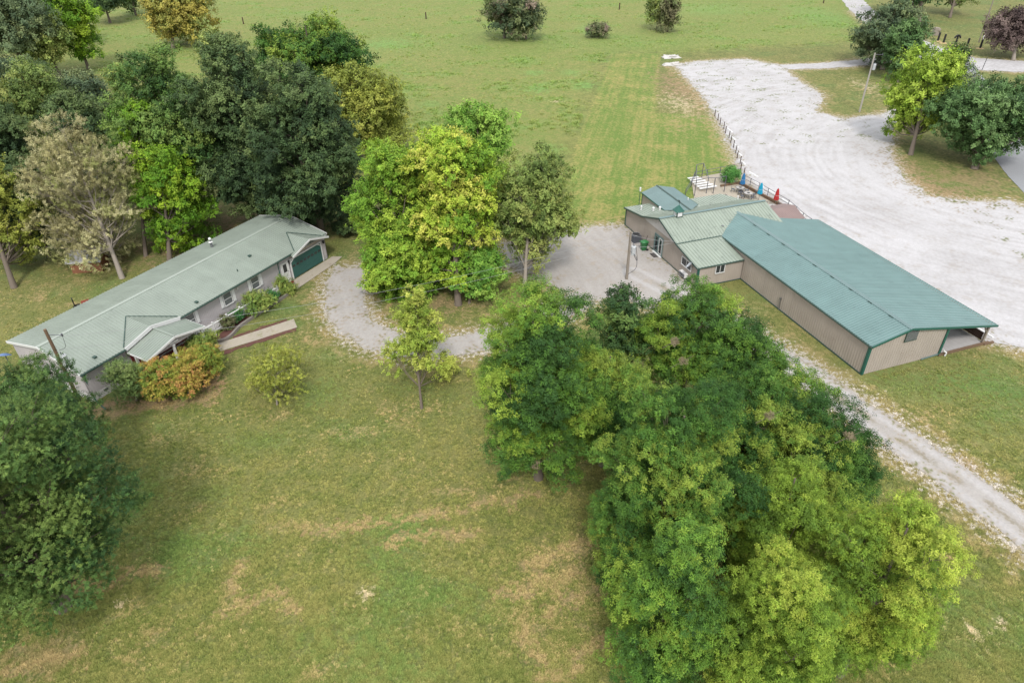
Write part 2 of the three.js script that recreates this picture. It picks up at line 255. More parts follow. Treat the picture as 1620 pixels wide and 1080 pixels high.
{
  const L = [-66, -132, 132], F = [-240, -430, 480];
  struct('lawn', sheet(rect(-66, -132, 66, 0), [], 0, (x, z) => [(x - L[0]) / L[2], (z - L[1]) / L[2]]), new THREE.MeshStandardMaterial({ map: groundTex(2048, ...L, 1), bumpMap: bumpAt(16), bumpScale: 0.05, roughness: 0.95 }));
  struct('field', sheet(rect(-240, -430, 240, 50), [rect(-66, -132, 66, 0)], 0, (x, z) => [(x - F[0]) / F[2], (z - F[1]) / F[2]]), new THREE.MeshStandardMaterial({ map: groundTex(2048, ...F, 2), bumpMap: bumpAt(48), bumpScale: 0.06, roughness: 0.95 }));
  struct('countryside', sheet(rect(-3000, -4000, 3000, 1500), [rect(-240, -430, 240, 50)], 0, (x, z) => [x / 240, z / 240]), new THREE.MeshStandardMaterial({ map: groundTex(512, 600, 600, 240, 3), roughness: 0.95 }));
}
// gravel
{
  const X0 = -45, Z0 = -232, SZ = 226, n = 2048, r = rng(9), px = SZ / n;
  const dl = sdfLines([driveLine], -45, -90, 80, 0, 0.25);
  const distDrive = (x, z) => { let m = 99, side = 0; for (let i = 0; i + 1 < driveLine.length; i++) { const [ax, az] = driveLine[i], [bx_, bz] = driveLine[i + 1], ex = bx_ - ax, ez = bz - az, t = clamp(((x - ax) * ex + (z - az) * ez) / (ex * ex + ez * ez), 0, 1), q = Math.hypot(x - ax - ex * t, z - az - ez * t); if (q < m) m = q; } return m; };
  const white = own(210, 208, 210), grey = own(170, 166, 165), warm = own(182, 168, 150), weed = own(112, 120, 70), dull = own(176, 168, 158);
  const f = (i, j) => {
    const x = X0 + i * px, z = Z0 + j * px, q = r();
    const a = fbm(N1, x * 0.05, z * 0.05), b = fbm(N2, x * 0.3, z * 0.3), d = N3(x * 1.6, z * 1.6), e = N1(x * 5, z * 5), gd = gravelD(x, z), lot = x > 36 - 0.1 * Math.min(0, z + 60) * 0 && z < -40 && x > 33 ? 1 : 0;
    const arc = N2(Math.hypot(x - 76, z + 98) * 0.7, N1(x * 0.03, z * 0.03) * 1.5) * (0.6 + 0.5 * N3(x * 0.06, z * 0.06)) + (lot ? 0 : 0.5 * N1(Math.hypot(x + 5, z + 66) * 1.6, 3 + N3(x * 0.02, z * 0.02))), arc2 = N3((x + 0.35 * z) * 1.5, z * 0.06);
    const t = clamp(0.36 - 0.12 * lot + 0.3 * a + 0.22 * b + 0.14 * d + 0.3 * arc + 0.05 * arc2 * lot + 0.4 * (q - 0.5), 0, 1);
    const o = white.map((v, k) => lerp(lerp(v, grey[k], t), lot ? v : dull[k], lot ? 0 : 0.6));
    const mix = (c, w) => { for (let k = 0; k < 3; k++) o[k] = lerp(o[k], c[k], clamp(w, 0, 1)); };
    mix(warm, (lot ? 0.22 : 0.5) * sstep(0.15, 0.8, b + 0.3 * d)); const isl = x > 55 && z > -112 ? 8 : 3; if (gd < isl) mix(own(164, 146, 120), 0.7 * sstep(0.2, 0.7, 0.6 * b + 0.45 * d + 0.3 * e - 0.9 * gd / isl + 0.35 + 0.4 * (q - 0.5)));
    if (z > -75 && !lot) { const m = distDrive(x, z); if (m < 3) mix(own(150, 140, 118), 0.75 * sstep(0.35, 0.05, m + 0.2 * d + 0.15 * e) * sstep(-0.3, 0.4, N1(x * 0.25, z * 0.25) + 0.2)); if (m < 3) mix(white, 0.4 * sstep(0.55, 0.1, Math.abs(m - 0.95))); }
    if (gd < 3) mix(weed, 0.85 * sstep(0.35, 0.6, 0.55 * b + 0.4 * d + 0.3 * e - 0.22 * gd + 0.12 + 0.3 * (q - 0.5)));
    // tufts scattered through the top of the lot
    if (lot && z < -112) mix(weed, 0.9 * sstep(0.62, 0.8, 0.7 * N2(x * 0.22 + 5, z * 0.3) + 0.5 * d + 0.2 * e + 0.06 * (-135 - z < 0 ? 0 : 1)));
    if (lot && z > -100 && x > 60) mix(weed, 0.8 * sstep(0.6, 0.8, 0.7 * N2(x * 0.3, z * 0.3) + 0.5 * d + 0.01 * (x - 60)));
    const g = 0.9 + 0.2 * q + 0.05 * e; return o.map(v => v * g);
  };
  const mat = new THREE.MeshStandardMaterial({ map: tex(n, f), roughness: 0.95, bumpMap: bumpAt(30), bumpScale: 0.03 }), uvf = (x, z) => [(x - X0) / SZ, (z - Z0) / SZ];
  const r2 = rng(10), farMat = new THREE.MeshStandardMaterial({ map: tex(512, (i, j) => { const x = i / 8, z = j / 8, t = clamp(0.4 + 0.3 * fbm(N1, x * 0.12, z * 0.12) + 0.25 * N2(x * 0.9, z * 0.9) + 0.4 * (r2() - 0.5), 0, 1); return white.map((v, k) => lerp(v, grey[k], t)); }), roughness: 0.95 });
  const put = (name, poly, amp, y, far) => struct(name, sheet(rough(poly, amp), [], y, far ? (x, z) => [x / 64, z / 64] : uvf), far ? farMat : mat);
  put('gravel_lot', GR.lot, 0.75, 0.020);
  put('gravel_yard', GR.yard, 0.4, 0.020);
  put('gravel_driveway', GR.drive, 0.28, 0.028);
  put('gravel_loop', GR.loop, 0.35, 0.024);
  put('gravel_track', GR.back, 0.35, 0.016);
  put('gravel_lane', GR.lane, 0.5, 0.026, true);
  put('gravel_road', GR.road, 0.35, 0.032, true);
  const asphalt = new THREE.MeshStandardMaterial({ map: tex(256, () => { const q = 0.85 + 0.3 * r(); return own(158, 160, 164).map(v => v * q); }), roughness: 0.9 });
  struct('paved_road', sheet(rough(ribbon(P2([[1520, 100], [1545, 140], [1575, 200], [1618, 268], [1700, 350]]), 5.5), 0.08), [], 0.036, (x, z) => [x / 8, z / 8]), asphalt);
}
// ---------------------------------------------------------------- materials of the buildings
const M = {
  sage: weathered(own(155, 166, 155), own(122, 132, 122), 0.4, { roughness: 0.42 }),
  sageLight: std(col(176, 186, 176), { roughness: 0.45 }),
  sageOld: weathered(own(162, 174, 160), own(104, 114, 106), 0.65, { roughness: 0.45 }),
  teal: weathered(own(124, 154, 153), own(98, 126, 126), 0.45, { roughness: 0.38 }),
  tealDull: weathered(own(118, 144, 144), own(88, 110, 108), 0.5, { roughness: 0.45 }),
  lilac: weathered(own(206, 200, 202), own(180, 172, 170), 0.25, { roughness: 0.75 }),
  tan: weathered(own(191, 180, 170), own(162, 148, 136), 0.3, { roughness: 0.6 }),
  gableGrey: weathered(own(222, 218, 216), own(160, 150, 144), 0.55, { roughness: 0.7 }),
  white: std(col(246, 246, 246), { roughness: 0.5 }), block: weathered(own(232, 230, 228), own(190, 176, 160), 0.3, { roughness: 0.9 }),
  greenTrim: std(col(44, 104, 92), { roughness: 0.45 }), darkTrim: std(col(66, 92, 84), { roughness: 0.5 }), greenDoor: std(col(50, 104, 98), { roughness: 0.5 }),
  glass: std(col(62, 66, 70), { roughness: 0.06, metalness: 0 }), glassLight: std(col(120, 124, 126), { roughness: 0.08 }),
  black: std(col(40, 40, 42), { roughness: 0.6 }), steel: std(col(150, 152, 156), { roughness: 0.4, metalness: 0.6 }), greyMetal: std(col(118, 120, 128), { roughness: 0.5, metalness: 0.3 }),
  wood: weathered(own(128, 104, 82), own(90, 70, 54), 0.5, { roughness: 0.85 }), greyWood: weathered(own(158, 148, 136), own(120, 108, 96), 0.5, { roughness: 0.9 }), darkWood: std(col(84, 62, 52), { roughness: 0.85 }),
  conc: weathered(own(188, 178, 162), own(150, 136, 116), 0.6, { roughness: 0.9 }), slab: weathered(own(190, 187, 186), own(176, 172, 170), 0.4, { roughness: 0.8 }),
  brownRoof: weathered(own(150, 128, 124), own(120, 100, 96), 0.35, { roughness: 0.5 }), mulch: std(col(108, 72, 64), { roughness: 0.95 }), stone: weathered(own(150, 142, 136), own(110, 100, 92), 0.5, { roughness: 0.95 }),
  red: std(col(146, 66, 54), { roughness: 0.5 }), redDark: std(col(120, 40, 40), { roughness: 0.8 }), plasticGreen: std(col(52, 122, 70), { roughness: 0.45 }),
  polePale: weathered(own(190, 184, 176), own(150, 142, 134), 0.5, { roughness: 0.9 }),
  wire: std(col(170, 172, 174), { roughness: 0.5 }), shingle: weathered(own(176, 176, 180), own(130, 130, 134), 0.5, { roughness: 0.8 }), barn: weathered(own(150, 100, 72), own(110, 66, 48), 0.5, { roughness: 0.8 }), navy: std(col(88, 118, 160), { roughness: 0.5 }),
};
// window unit on a wall that faces local +z (before turn): frame, sashes, panes and a meeting rail; base at (x, y) lower left
function windowUnit(parent, x, y, z, w, h, face, { halves = 2, upright = false, frameMat = M.white, pane = M.glass } = {}) {
  const g = new THREE.Group(); g.name = 'window'; g.position.set(...face(x + w / 2, y + h / 2, z)); g.rotation.y = face.turn; parent.add(g);
  const t = 0.07;
  obj('frame', [bx(w + 2 * t, t, 0.1, 0, h / 2 + t / 2, 0), bx(w + 2 * t, t, 0.12, 0, -h / 2 - t / 2, 0.01), bx(t, h, 0.1, -w / 2 - t / 2, 0, 0), bx(t, h, 0.1, w / 2 + t / 2, 0, 0)], frameMat, g);
  for (let i = 0; i < halves; i++) {
    const pw = upright ? w / halves : w, ph = upright ? h : h / halves;
    obj('pane', bx(pw - 0.04, ph - 0.04, 0.012, upright ? -w / 2 + pw * (i + 0.5) : 0, upright ? 0 : -h / 2 + ph * (i + 0.5), -0.01 + 0.012 * (i % 2)), i % 2 && pane === M.glass && !upright ? M.glassLight : pane, g);
    if (i) obj('sash', upright ? bx(0.05, h, 0.05, -w / 2 + pw * i, 0, 0.015) : bx(w, 0.05, 0.05, 0, -h / 2 + ph * i, 0.015), frameMat, g);
  }
  return g;
}
// ---------------------------------------------------------------- long low house (local x along the front, local z out of the front)
const AT = [-37.32, 0, -47.13], AY = 60.26 * Math.PI / 180;
const inA = (s, h, t) => V(AT[0] + s * Math.cos(AY) + t * Math.sin(AY), h, AT[2] - s * Math.sin(AY) + t * Math.cos(AY));
{
  const h = thing('ranch_house', 'long low lilac grey house with pale sage metal roof, white porch and green garage door', 'house', AT, AY);
  const L = 31.26, W = 11.07, E = 3.34, R = 4.5, zF = -0.35, zB = -W + 0.35, wallTop = z => E - 0.12 + (R - E) * (1 - Math.abs(z + W / 2) / (W / 2));
  // walls
  const sideW = (x) => ribbed(V(x, 0.72, zF), V(0, 0, -1), V(0, 1, 0), [[0, 0], [W - 0.7, 0], [W - 0.7, E - 0.8], [(W - 0.7) / 2, R - 0.9], [0, E - 0.8]], 0.2, -0.012, 0.03, -0.1);
  obj('wall', sideW(0.25), M.lilac, h);
  obj('wall', ribbed(V(0.25, 0.72, zF), V(1, 0, 0), V(0, 1, 0), [[0, 0], [24.6, 0], [24.6, E - 0.78], [0, E - 0.78]], 0.2, -0.012, 0.03, 0.1), M.lilac, h);
  obj('wall', ribbed(V(24.85, 0, zF), V(1, 0, 0), V(0, 1, 0), [[0, 0], [L - 25.0, 0], [L - 25.0, E - 0.06], [0, E - 0.06]], 0.2, -0.012, 0.03, 0.1), M.lilac, h);
  obj('wall', ribbed(V(L - 0.15, 0, zF), V(0, 0, -1), V(0, 1, 0), [[0, 0], [W - 0.7, 0], [W - 0.7, E - 0.08], [(W - 0.7) / 2, R - 0.18], [0, E - 0.08]], 0.2, 0.012, 0.03, 0.1), M.lilac, h);
  obj('wall', ribbed(V(0.25, 0.0, zB), V(1, 0, 0), V(0, 1, 0), [[0, 0], [L - 0.4, 0], [L - 0.4, E - 0.06], [0, E - 0.06]], 0.2, 0.012, 0.03, 0.1), M.lilac, h);
  obj('foundation', [bx(24.55, 0.95, 0.16, 12.55, 0.245, zF - 0.05), bx(0.16, 0.95, W - 0.84, 0.30, 0.245, -W / 2), bx(24.55, 0.95, 0.16, 12.55, 0.245, zB + 0.1)], M.block, h);
  for (const x of [1.6, 3.2]) obj('foundation_vent', bx(0.4, 0.2, 0.04, x, 0.52, zF + 0.04), M.greyMetal, h);
  obj('crawl_door', [bx(0.05, 0.9, 0.75, 0.2, 0.45, -4.6), bx(0.03, 0.3, 0.4, 0.17, 0.62, -4.6)], M.greyMetal, h);
  // roof
  const ef = E, p = (x, y, z) => V(x, y, z);
  obj('roof', slope([p(0, ef, 0), p(L, ef, 0), p(L, R, -W / 2), p(0, R, -W / 2)], 0.3, 0.045, 0.09, 0.06), M.sage, h);
  obj('roof', slope([p(0, ef, -W), p(L, ef, -W), p(L, R, -W / 2), p(0, R, -W / 2)], 0.3, 0.045, 0.09, 0.06), M.sage, h);
  const cap = (x0, x1, zc, yc, s1, s2, w, m, par) => { for (const [sg, sl] of [[1, s1], [-1, s2]]) obj('ridge_cap', slope([V(x0, yc - w * sl + 0.055, zc + sg * w), V(x1, yc - w * sl + 0.055, zc + sg * w), V(x1, yc + 0.055, zc), V(x0, yc + 0.055, zc)], 90, 0, 0.05, 0.06), m, par); };
  cap(0, L, -W / 2, R, (R - E) / (W / 2), (R - E) / (W / 2), 0.2, M.sageLight, h);
  for (const x of [-0.03, L + 0.03]) for (const z of [0.02, -W - 0.02]) obj('fascia', beam(p(x, ef - 0.09, z), p(x, R - 0.09, -W / 2), 0.05, 0.24), M.white, h);
  obj('gutter', [bx(4.4, 0.12, 0.12, 2.2, ef - 0.09, 0.07), bx(15, 0.12, 0.12, 17.8, ef - 0.09, 0.07)], M.darkTrim, h);
  obj('soffit', bx(L - 0.1, 0.03, 0.34, L / 2, ef - 0.17, -0.17), M.white, h);
  obj('downspout', [tubeG([p(0.5, ef - 0.12, 0.06), p(0.42, ef - 0.4, -0.24), p(0.4, 0.3, -0.26), p(0.3, 0.12, 0.2), p(0.1, 0.06, 1.6)], 0.06, 30)], M.greenTrim, h);
  obj('downspout', tubeG([p(23.55, ef - 0.12, 0.04), p(23.52, ef - 0.4, -0.26), p(23.5, 0.4, -0.26)], 0.06, 12), M.greenTrim, h);
  for (const [x, z] of [[2.1, -0.9], [12.9, -0.6], [22, -2.7]]) obj('roof_vent', [bx(0.3, 0.14, 0.3, x, ef - z * 0.21 + 0.08, z)], M.darkTrim, h);
  obj('vent_pipe', bar(p(19.2, 3.7, -1.6), p(19.2, 3.95, -1.6), 0.05), M.darkTrim, h);
  const fl = obj('flue', [bar(p(21.6, 3.9, -8.2), p(21.6, 4.55, -8.2), 0.16, 0.13, 10), bar(p(21.6, 4.5, -8.2), p(21.6, 4.8, -8.2), 0.1, 0.1, 10)], M.steel, h);
  obj('flue_cap', [new THREE.SphereGeometry(0.17, 10, 6).translate(21.6, 4.98, -8.2), bar(p(21.6, 4.6, -8.2), p(21.6, 4.68, -8.2), 0.26, 0.1, 10)], M.white, fl);
  // cross gable over the porch, then the lower porch roof
  const rz = -3.6, gr = 4.06, gl = 4.42, grr = 10.3, gx = 7.36, gf = 0.02;
  obj('porch_gable', slope([p(gl, 3.39, gf), p(gl, 3.39, -0.2), p(gx, gr, rz), p(gx, gr, gf)], 0.3, 0.045, 0.09, 0.03), M.sage, h);
  obj('porch_gable', slope([p(grr, 3.39, gf), p(grr, 3.39, -0.2), p(gx, gr, rz), p(gx, gr, gf)], 0.3, 0.045, 0.09, 0.03), M.sage, h);
  for (const x of [gl - 0.05, grr + 0.05]) obj('fascia', beam(p(x, 3.28, gf + 0.05), p(gx, gr - 0.06, gf + 0.05), 0.07, 0.36), M.white, h);
  obj('valley_flashing', [beam(p(gl, 3.46, -0.2), p(gx, gr + 0.07, rz), 0.08, 0.05), beam(p(grr, 3.46, -0.2), p(gx, gr + 0.07, rz), 0.08, 0.05)], M.darkTrim, h);
  const pf = 2.9, pl = 4.42, pr = 10.75, px = 7.55, pe = 2.98, pp = 3.74;
  obj('porch_roof', slope([p(pl, pe, 0.06), p(pl, pe, pf), p(px, pp, pf), p(px, pp, 0.06)], 0.3, 0.045, 0.09, 0.05), M.sage, h);
  obj('porch_roof', slope([p(pr, pe, 0.06), p(pr, pe, pf), p(px, pp, pf), p(px, pp, 0.06)], 0.3, 0.045, 0.09, 0.05), M.sage, h);
  obj('ridge_cap', beam(p(px, pp + 0.04, 0.1), p(px, pp + 0.04, pf), 0.22, 0.04), M.sage, h);
  for (const x of [pl - 0.03, pr + 0.03]) obj('fascia', beam(p(x, pe - 0.08, pf + 0.03), p(px, pp - 0.08, pf + 0.03), 0.05, 0.2), M.white, h);
  for (const x of [pl - 0.02, pr + 0.02]) obj('fascia', beam(p(x, pe - 0.08, 0.1), p(x, pe - 0.08, pf), 0.05, 0.16), M.white, h);
  obj('porch_pediment', ribbed(p(pl + 0.3, pe - 0.05, pf - 0.25), V(1, 0, 0), V(0, 1, 0), [[0, -0.14], [pr - pl - 0.6, -0.14], [px - pl - 0.3, pp - pe - 0.08]], 0.2, 0.012, 0.03, 0.05), M.lilac, h);
  obj('nameplate', bx(0.9, 0.16, 0.05, 7.4, 3.12, pf - 0.2), M.white, h);
  for (const [x, z] of [[pl + 0.3, pf - 0.3], [pr - 0.3, pf - 0.3], [pl + 0.35, 0.5], [7.3, pf - 0.3]]) obj('porch_post', [bx(0.2, 2.4, 0.2, x, 1.6, z), bx(0.28, 0.12, 0.28, x, 2.8, z)], M.white, h);
  obj('porch_floor', bx(pr - pl, 0.5, pf + 0.1, (pl + pr) / 2, 0.25, pf / 2 - 0.15), M.redDark, h);
  obj('porch_wall', bx(pr - pl - 0.5, 2.1, 0.05, (pl + pr) / 2, 1.75, zF + 0.13), M.redDark, h);
  // garage gable
  const q0 = 25.2, q1 = 31.1, qx = 28.15, qe = 3.1, qr = 4.02, qf = 0.4;
  obj('garage_gable', slope([p(q0, qe, qf), p(q0, qe, -0.2), p(qx, qr, -3.25), p(qx, qr, qf)], 0.3, 0.045, 0.09, 0.04), M.sage, h);
  obj('garage_gable', slope([p(q1, qe, qf), p(q1, qe, -0.2), p(qx, qr, -3.25), p(qx, qr, qf)], 0.3, 0.045, 0.09, 0.04), M.sage, h);
  for (const x of [q0 - 0.03, q1 + 0.03]) obj('fascia', beam(p(x, qe - 0.08, qf + 0.03), p(qx, qr - 0.08, qf + 0.03), 0.05, 0.2), M.white, h);
  obj('valley_flashing', [beam(p(q0 + 0.72, E + 0.07, -0.02), p(qx, qr + 0.07, -3.2), 0.08, 0.05), beam(p(q1 - 0.72, E + 0.07, -0.02), p(qx, qr + 0.07, -3.2), 0.08, 0.05)], M.darkTrim, h);
  obj('garage_pediment', ribbed(p(q0 + 0.2, 2.72, zF + 0.1), V(1, 0, 0), V(0, 1, 0), [[0, 0], [q1 - q0 - 0.4, 0], [q1 - q0 - 0.4, 0.2], [qx - q0 - 0.2, qr - 2.82], [0, 0.2]], 0.2, 0.012, 0.03, 0.05), M.tan, h);
  const gd = obj('garage_door', bx(4.88, 0.02, 0.05, 27.72, 0.14, zF + 0.1), M.greenDoor, h);
  for (let r = 0; r < 4; r++) obj('door_panel', bx(4.88, 0.565, 0.06, 27.72, 0.43 + r * 0.578, zF + 0.1), M.greenDoor, gd);
  for (let c = 0; c < 8; c++) obj('pane', bx(0.42, 0.26, 0.03, 25.62 + c * 0.6, 2.18 - 0.578 + 0.02, zF + 0.125), M.glass, gd);
  obj('door_trim', [bx(0.14, 2.5, 0.1, 25.2, 1.3, zF + 0.12), bx(0.14, 2.5, 0.1, 30.24, 1.3, zF + 0.12), bx(5.2, 0.14, 0.1, 27.72, 2.56, zF + 0.12), beam(p(25.3, 2.2, zF + 0.12), p(25.75, 2.5, zF + 0.12), 0.1, 0.1), beam(p(30.14, 2.2, zF + 0.12), p(29.7, 2.5, zF + 0.12), 0.1, 0.1)], M.white, h);
  for (const x of [24.97, 30.7]) obj('wall_lamp', [bx(0.14, 0.3, 0.18, x, 2.35, zF + 0.14), bx(0.2, 0.06, 0.24, x, 2.53, zF + 0.16)], M.black, h);
  // entry door, windows with white shutters
  const ed = obj('entry_door', [bx(0.95, 2.1, 0.06, 24.32, 1.42, zF + 0.06)], M.white, h);
  obj('frame', [bx(0.1, 2.25, 0.12, 23.8, 1.45, zF + 0.07), bx(0.1, 2.25, 0.12, 24.85, 1.45, zF + 0.07), bx(1.15, 0.1, 0.12, 24.32, 2.56, zF + 0.07)], M.white, ed);
  obj('pane', bx(0.5, 0.95, 0.03, 24.32, 1.9, zF + 0.1), M.glass, ed); obj('handle', new THREE.SphereGeometry(0.05, 8, 6).translate(24.7, 1.4, zF + 0.13), M.steel, ed);
  const face = (x, y, z) => [x, y, z]; face.turn = 0;
  for (const x of [11.0, 15.72, 19.5]) {
    windowUnit(h, x, 1.62, zF + 0.06, 0.98, 1.3, face, { pane: M.glassLight });
    for (const sx of [x - 0.32, x + 1.3]) { const sh = obj('shutter', bx(0.36, 1.44, 0.05, sx, 2.27, zF + 0.06), M.white, h); for (let k = 0; k < 9; k++) sh.add(Object.assign(obj('slat', bx(0.28, 0.03, 0.03, sx, 1.68 + k * 0.145, zF + 0.095), M.white, h), {})); }
  }
  windowUnit(h, 0, 0, 0, 0.7, 0.9, Object.assign((x, y, z) => [0.2, 2.2, -2.6], { turn: -Math.PI / 2 }));
  obj('wall_lamp', [bx(0.14, 0.2, 0.16, 17.6, 2.8, zF + 0.12)], M.white, h);
}
// white ramp railing along the front
{
  const t = thing('ramp_railing', 'white ramp railing with balusters running along the front of the lilac grey house', 'railing', AT, AY);
  const z = 0.95, x0 = 11.1, x1 = 23.4;
  const hh = s => lerp(0.55, 0.15, (s - x0) / (x1 - x0));
  obj('rail', [beam(V(x0, hh(x0) + 0.9, z), V(x1, hh(x1) + 0.9, z), 0.13, 0.09), beam(V(x0, hh(x0) + 0.12, z), V(x1, hh(x1) + 0.12, z), 0.08, 0.06)], M.white, t);
  for (let i = 0; i <= 7; i++) { const x = lerp(x0, x1, i / 7); obj('post', [bx(0.12, 1.1 + hh(x), 0.12, x, (1.1 + hh(x)) / 2, z), bx(0.16, 0.05, 0.16, x, 1.12 + hh(x), z)], M.white, t); }
  for (let x = x0 + 0.15; x < x1; x += 0.17) obj('baluster', bx(0.045, 0.76, 0.045, x, hh(x) + 0.5, z), M.white, t);
  const d = obj('deck', beam(V(x0 - 0.4, hh(x0) - 0.03, 0.32), V(x1, hh(x1) - 0.03, 0.32), 1.25, 0.08), M.slab, t);
}
// block edging, mulch, walk and apron
{
  const t = thing('garden_wall', 'low grey block wall edging the mulched shrub bed in front of the house', 'garden wall', AT, AY), R = rng(3);
  const path = new THREE.CatmullRomCurve3([[11.6, 1.1], [11.9, 1.9], [12.6, 2.5], [13.6, 2.45], [15, 2.0], [17, 1.85], [19, 1.75], [21.3, 1.75], [22.6, 1.65], [23.2, 1.3]].map(([x, z]) => V(x, 0, z)));
  const n = 46; for (let i = 0; i < n; i++) for (let r = 0; r < 2; r++) { const u = (i + 0.25 + 0.5 * r) / n, p = path.getPointAt(Math.min(1, u)), d = path.getTangentAt(Math.min(1, u)); obj('block', bx(0.28, 0.16, 0.22, p.x, 0.08 + r * 0.165, p.z + 0.02 * (R() - 0.5), Math.atan2(-d.z, d.x)), M.stone, t); }
  const bed = struct('mulch_bed', sheet(rough(path.getPoints(40).map(p => { const q = inA(p.x, 0, p.z - 0.06); return [q.x, q.z]; }).concat([inA(23.2, 0, 1.0), inA(11.6, 0, 1.0)].map(q => [q.x, q.z])), 0.02), [], 0.05, (x, z) => [x, z]), M.mulch);
  const W = P2([[338, 546], [349, 556], [470, 518], [464, 505]]);
  struct('garden_path', sheet(rough(W, 0.04), [], 0.05, (x, z) => [x / 40, z / 40]), M.conc);
  for (const l of [[[352, 556], [353, 561], [468, 523], [466, 518]], [[366, 537], [365, 533], [452, 505], [455, 508]]]) struct('mulch_strip', sheet(rough(P2(l), 0.2, 0.3, 1.4), [], 0.036, (x, z) => [x, z]), M.mulch);
  struct('garage_apron', sheet(rough([inA(25.0, 0, -0.1), inA(31.6, 0, -0.1), inA(32.2, 0, 1.0), inA(30.5, 0, 1.35), inA(23.6, 0, 1.7), inA(23.4, 0, 0.9)].map(q => [q.x, q.z]), 0.03), [], 0.06, (x, z) => [x / 40, z / 40]), M.conc);
}
// ---------------------------------------------------------------- long steel barn and the bar joined to it (local x away from us, local z to the right)
const BT = [31.79, 0, -49.04], BY = 108.12 * Math.PI / 180;
const inB = (s, h, t) => V(BT[0] + s * Math.cos(BY) + t * Math.sin(BY), h, BT[2] - s * Math.sin(BY) + t * Math.cos(BY));
{
  const b = thing('steel_barn', 'long tan steel barn with teal ribbed roof and open side porch beside the gravel lot', 'barn', BT, BY);
  const p = V, hE = 3.29, hR = 4.25, hQ = 2.11, a = 4.13, w = 15.14, sl = (hQ - hR) / (w - a), hr = z => z < a ? lerp(hE, hR, z / a) : hR + sl * (z - a);
  obj('roof', slope([p(-0.15, hE, 0), p(23.5, hE, 0), p(27.2, hR, a), p(-0.15, hR, a)], 0.3, 0.06, 0.1, 0.05), M.teal, b);
  obj('roof', slope([p(-0.15, hQ, w), p(25.3, hQ, w), p(25.3, hr(8.7), 8.7), p(27.2, hR, a), p(-0.15, hR, a)], 0.3, 0.06, 0.1, 0.05), M.teal, b);
  for (const [sg, sl2] of [[1, -sl], [-1, (hR - hE) / a]]) obj('ridge_cap', slope([V(-0.16, hR - 0.22 * sl2 + 0.07, a + sg * 0.22), V(27, hR - 0.22 * sl2 + 0.07, a + sg * 0.22), V(27, hR + 0.07, a), V(-0.16, hR + 0.07, a)], 90, 0, 0.05, 0.07), M.tealDull, b);
  for (let k = 0; k < 9; k++) obj('ridge_vent', bx(0.5, 0.05, 0.06, 2.2 + k * 2.6, hR + 0.03, a - 0.27), M.darkTrim, b);
  obj('rake_trim', [beam(p(-0.18, hE - 0.03, 0), p(-0.18, hR - 0.03, a), 0.06, 0.2), beam(p(-0.18, hR - 0.03, a), p(-0.18, hQ - 0.03, w), 0.06, 0.2)], M.greenTrim, b);
  obj('gutter', bx(23.5, 0.12, 0.1, 11.6, hE - 0.08, -0.06), M.darkTrim, b);
  obj('eave_trim', bx(25.3, 0.18, 0.06, 12.6, hQ - 0.06, w + 0.02), M.greenTrim, b);
  obj('wall', ribbed(p(0.1, 0.02, 0.1), V(1, 0, 0), V(0, 1, 0), [[0, 0], [23.6, 0], [23.6, hE - 0.08], [0, hE - 0.08]], 0.3, -0.03, 0.08, -0.1), M.tan, b);
  obj('wall', ribbed(p(0.1, 0.02, 0.1), V(0, 0, 1), V(0, 1, 0), [[0, 0], [8.9, 0], [8.9, hr(9) - 0.1], [4.03, hR - 0.12], [0, hE - 0.06]], 0.3, 0.03, 0.08, 0.1), M.tan, b);
  obj('wall', ribbed(p(0.1, 0.02, 9), V(1, 0, 0), V(0, 1, 0), [[0, 0], [25.2, 0], [25.2, hr(9) - 0.1], [0, hr(9) - 0.1]], 0.3, 0.025, 0.08, 0.1), M.tan, b);
  obj('corner_trim', [bx(0.22, hE - 0.05, 0.06, 0.15, hE / 2, 0.06), bx(0.06, hE - 0.05, 0.22, 0.05, hE / 2, 0.16)], M.greenTrim, b);
  obj('corner_trim', bx(0.08, hr(9) - 0.1, 0.24, 0.03, hr(9) / 2 - 0.03, 8.98), M.greenTrim, b);
  obj('base_trim', [bx(23.6, 0.14, 0.05, 11.9, 0.07, 0.05)], M.darkTrim, b);
  obj('base_flashing', beam(p(0.02, 0.1, 6.9), p(0.02, 0.2, 8.9), 0.05, 0.14), M.tealDull, b);
  const v = obj('gable_vent', bx(0.06, 0.95, 1.35, 0.02, 3.3, 4.55), M.glassLight, b); for (let k = 0; k < 5; k++) obj('slat', bx(0.03, 0.04, 1.3, -0.02, 2.95 + k * 0.18, 4.55), M.steel, v);
  obj('frame', [bx(0.05, 0.06, 1.45, 0.0, 2.8, 4.55), bx(0.05, 1.05, 0.06, 0.0, 3.3, 3.85)], M.darkTrim, v);
  obj('drain_pipe', tubeG([p(-0.1, 0.75, 9.2), p(-0.15, 0.55, 9.3), p(-0.25, 0.4, 9.5), p(-0.25, 0.05, 9.45)], 0.07, 16, 8), M.white, b);
  obj('conduit', [bar(p(12, 0, 0.0), p(12.1, 1.3, 0.0), 0.04), bx(0.16, 0.24, 0.1, 12.1, 1.35, -0.03)], M.steel, b);
  obj('porch_floor', bx(25, 0.1, 5.6, 12.6, 0.05, 11.85), M.slab, b);
  for (let k = 0; k < 6; k++) { obj('porch_post', bx(0.2, hr(14.5) - 0.12, 0.2, 0.2 + k * 4.9, (hr(14.5) - 0.12) / 2, 14.5), M.greyWood, b); }
  obj('brace', [beam(p(0.2, 1.2, 14.5), p(0.2, hr(13.7) - 0.1, 13.8), 0.1, 0.1)], M.greyWood, b);
  obj('porch_header', beam(p(0, hr(14.5) - 0.14, 14.62), p(24.9, hr(14.5) - 0.14, 14.62), 0.08, 0.24), M.wood, b);
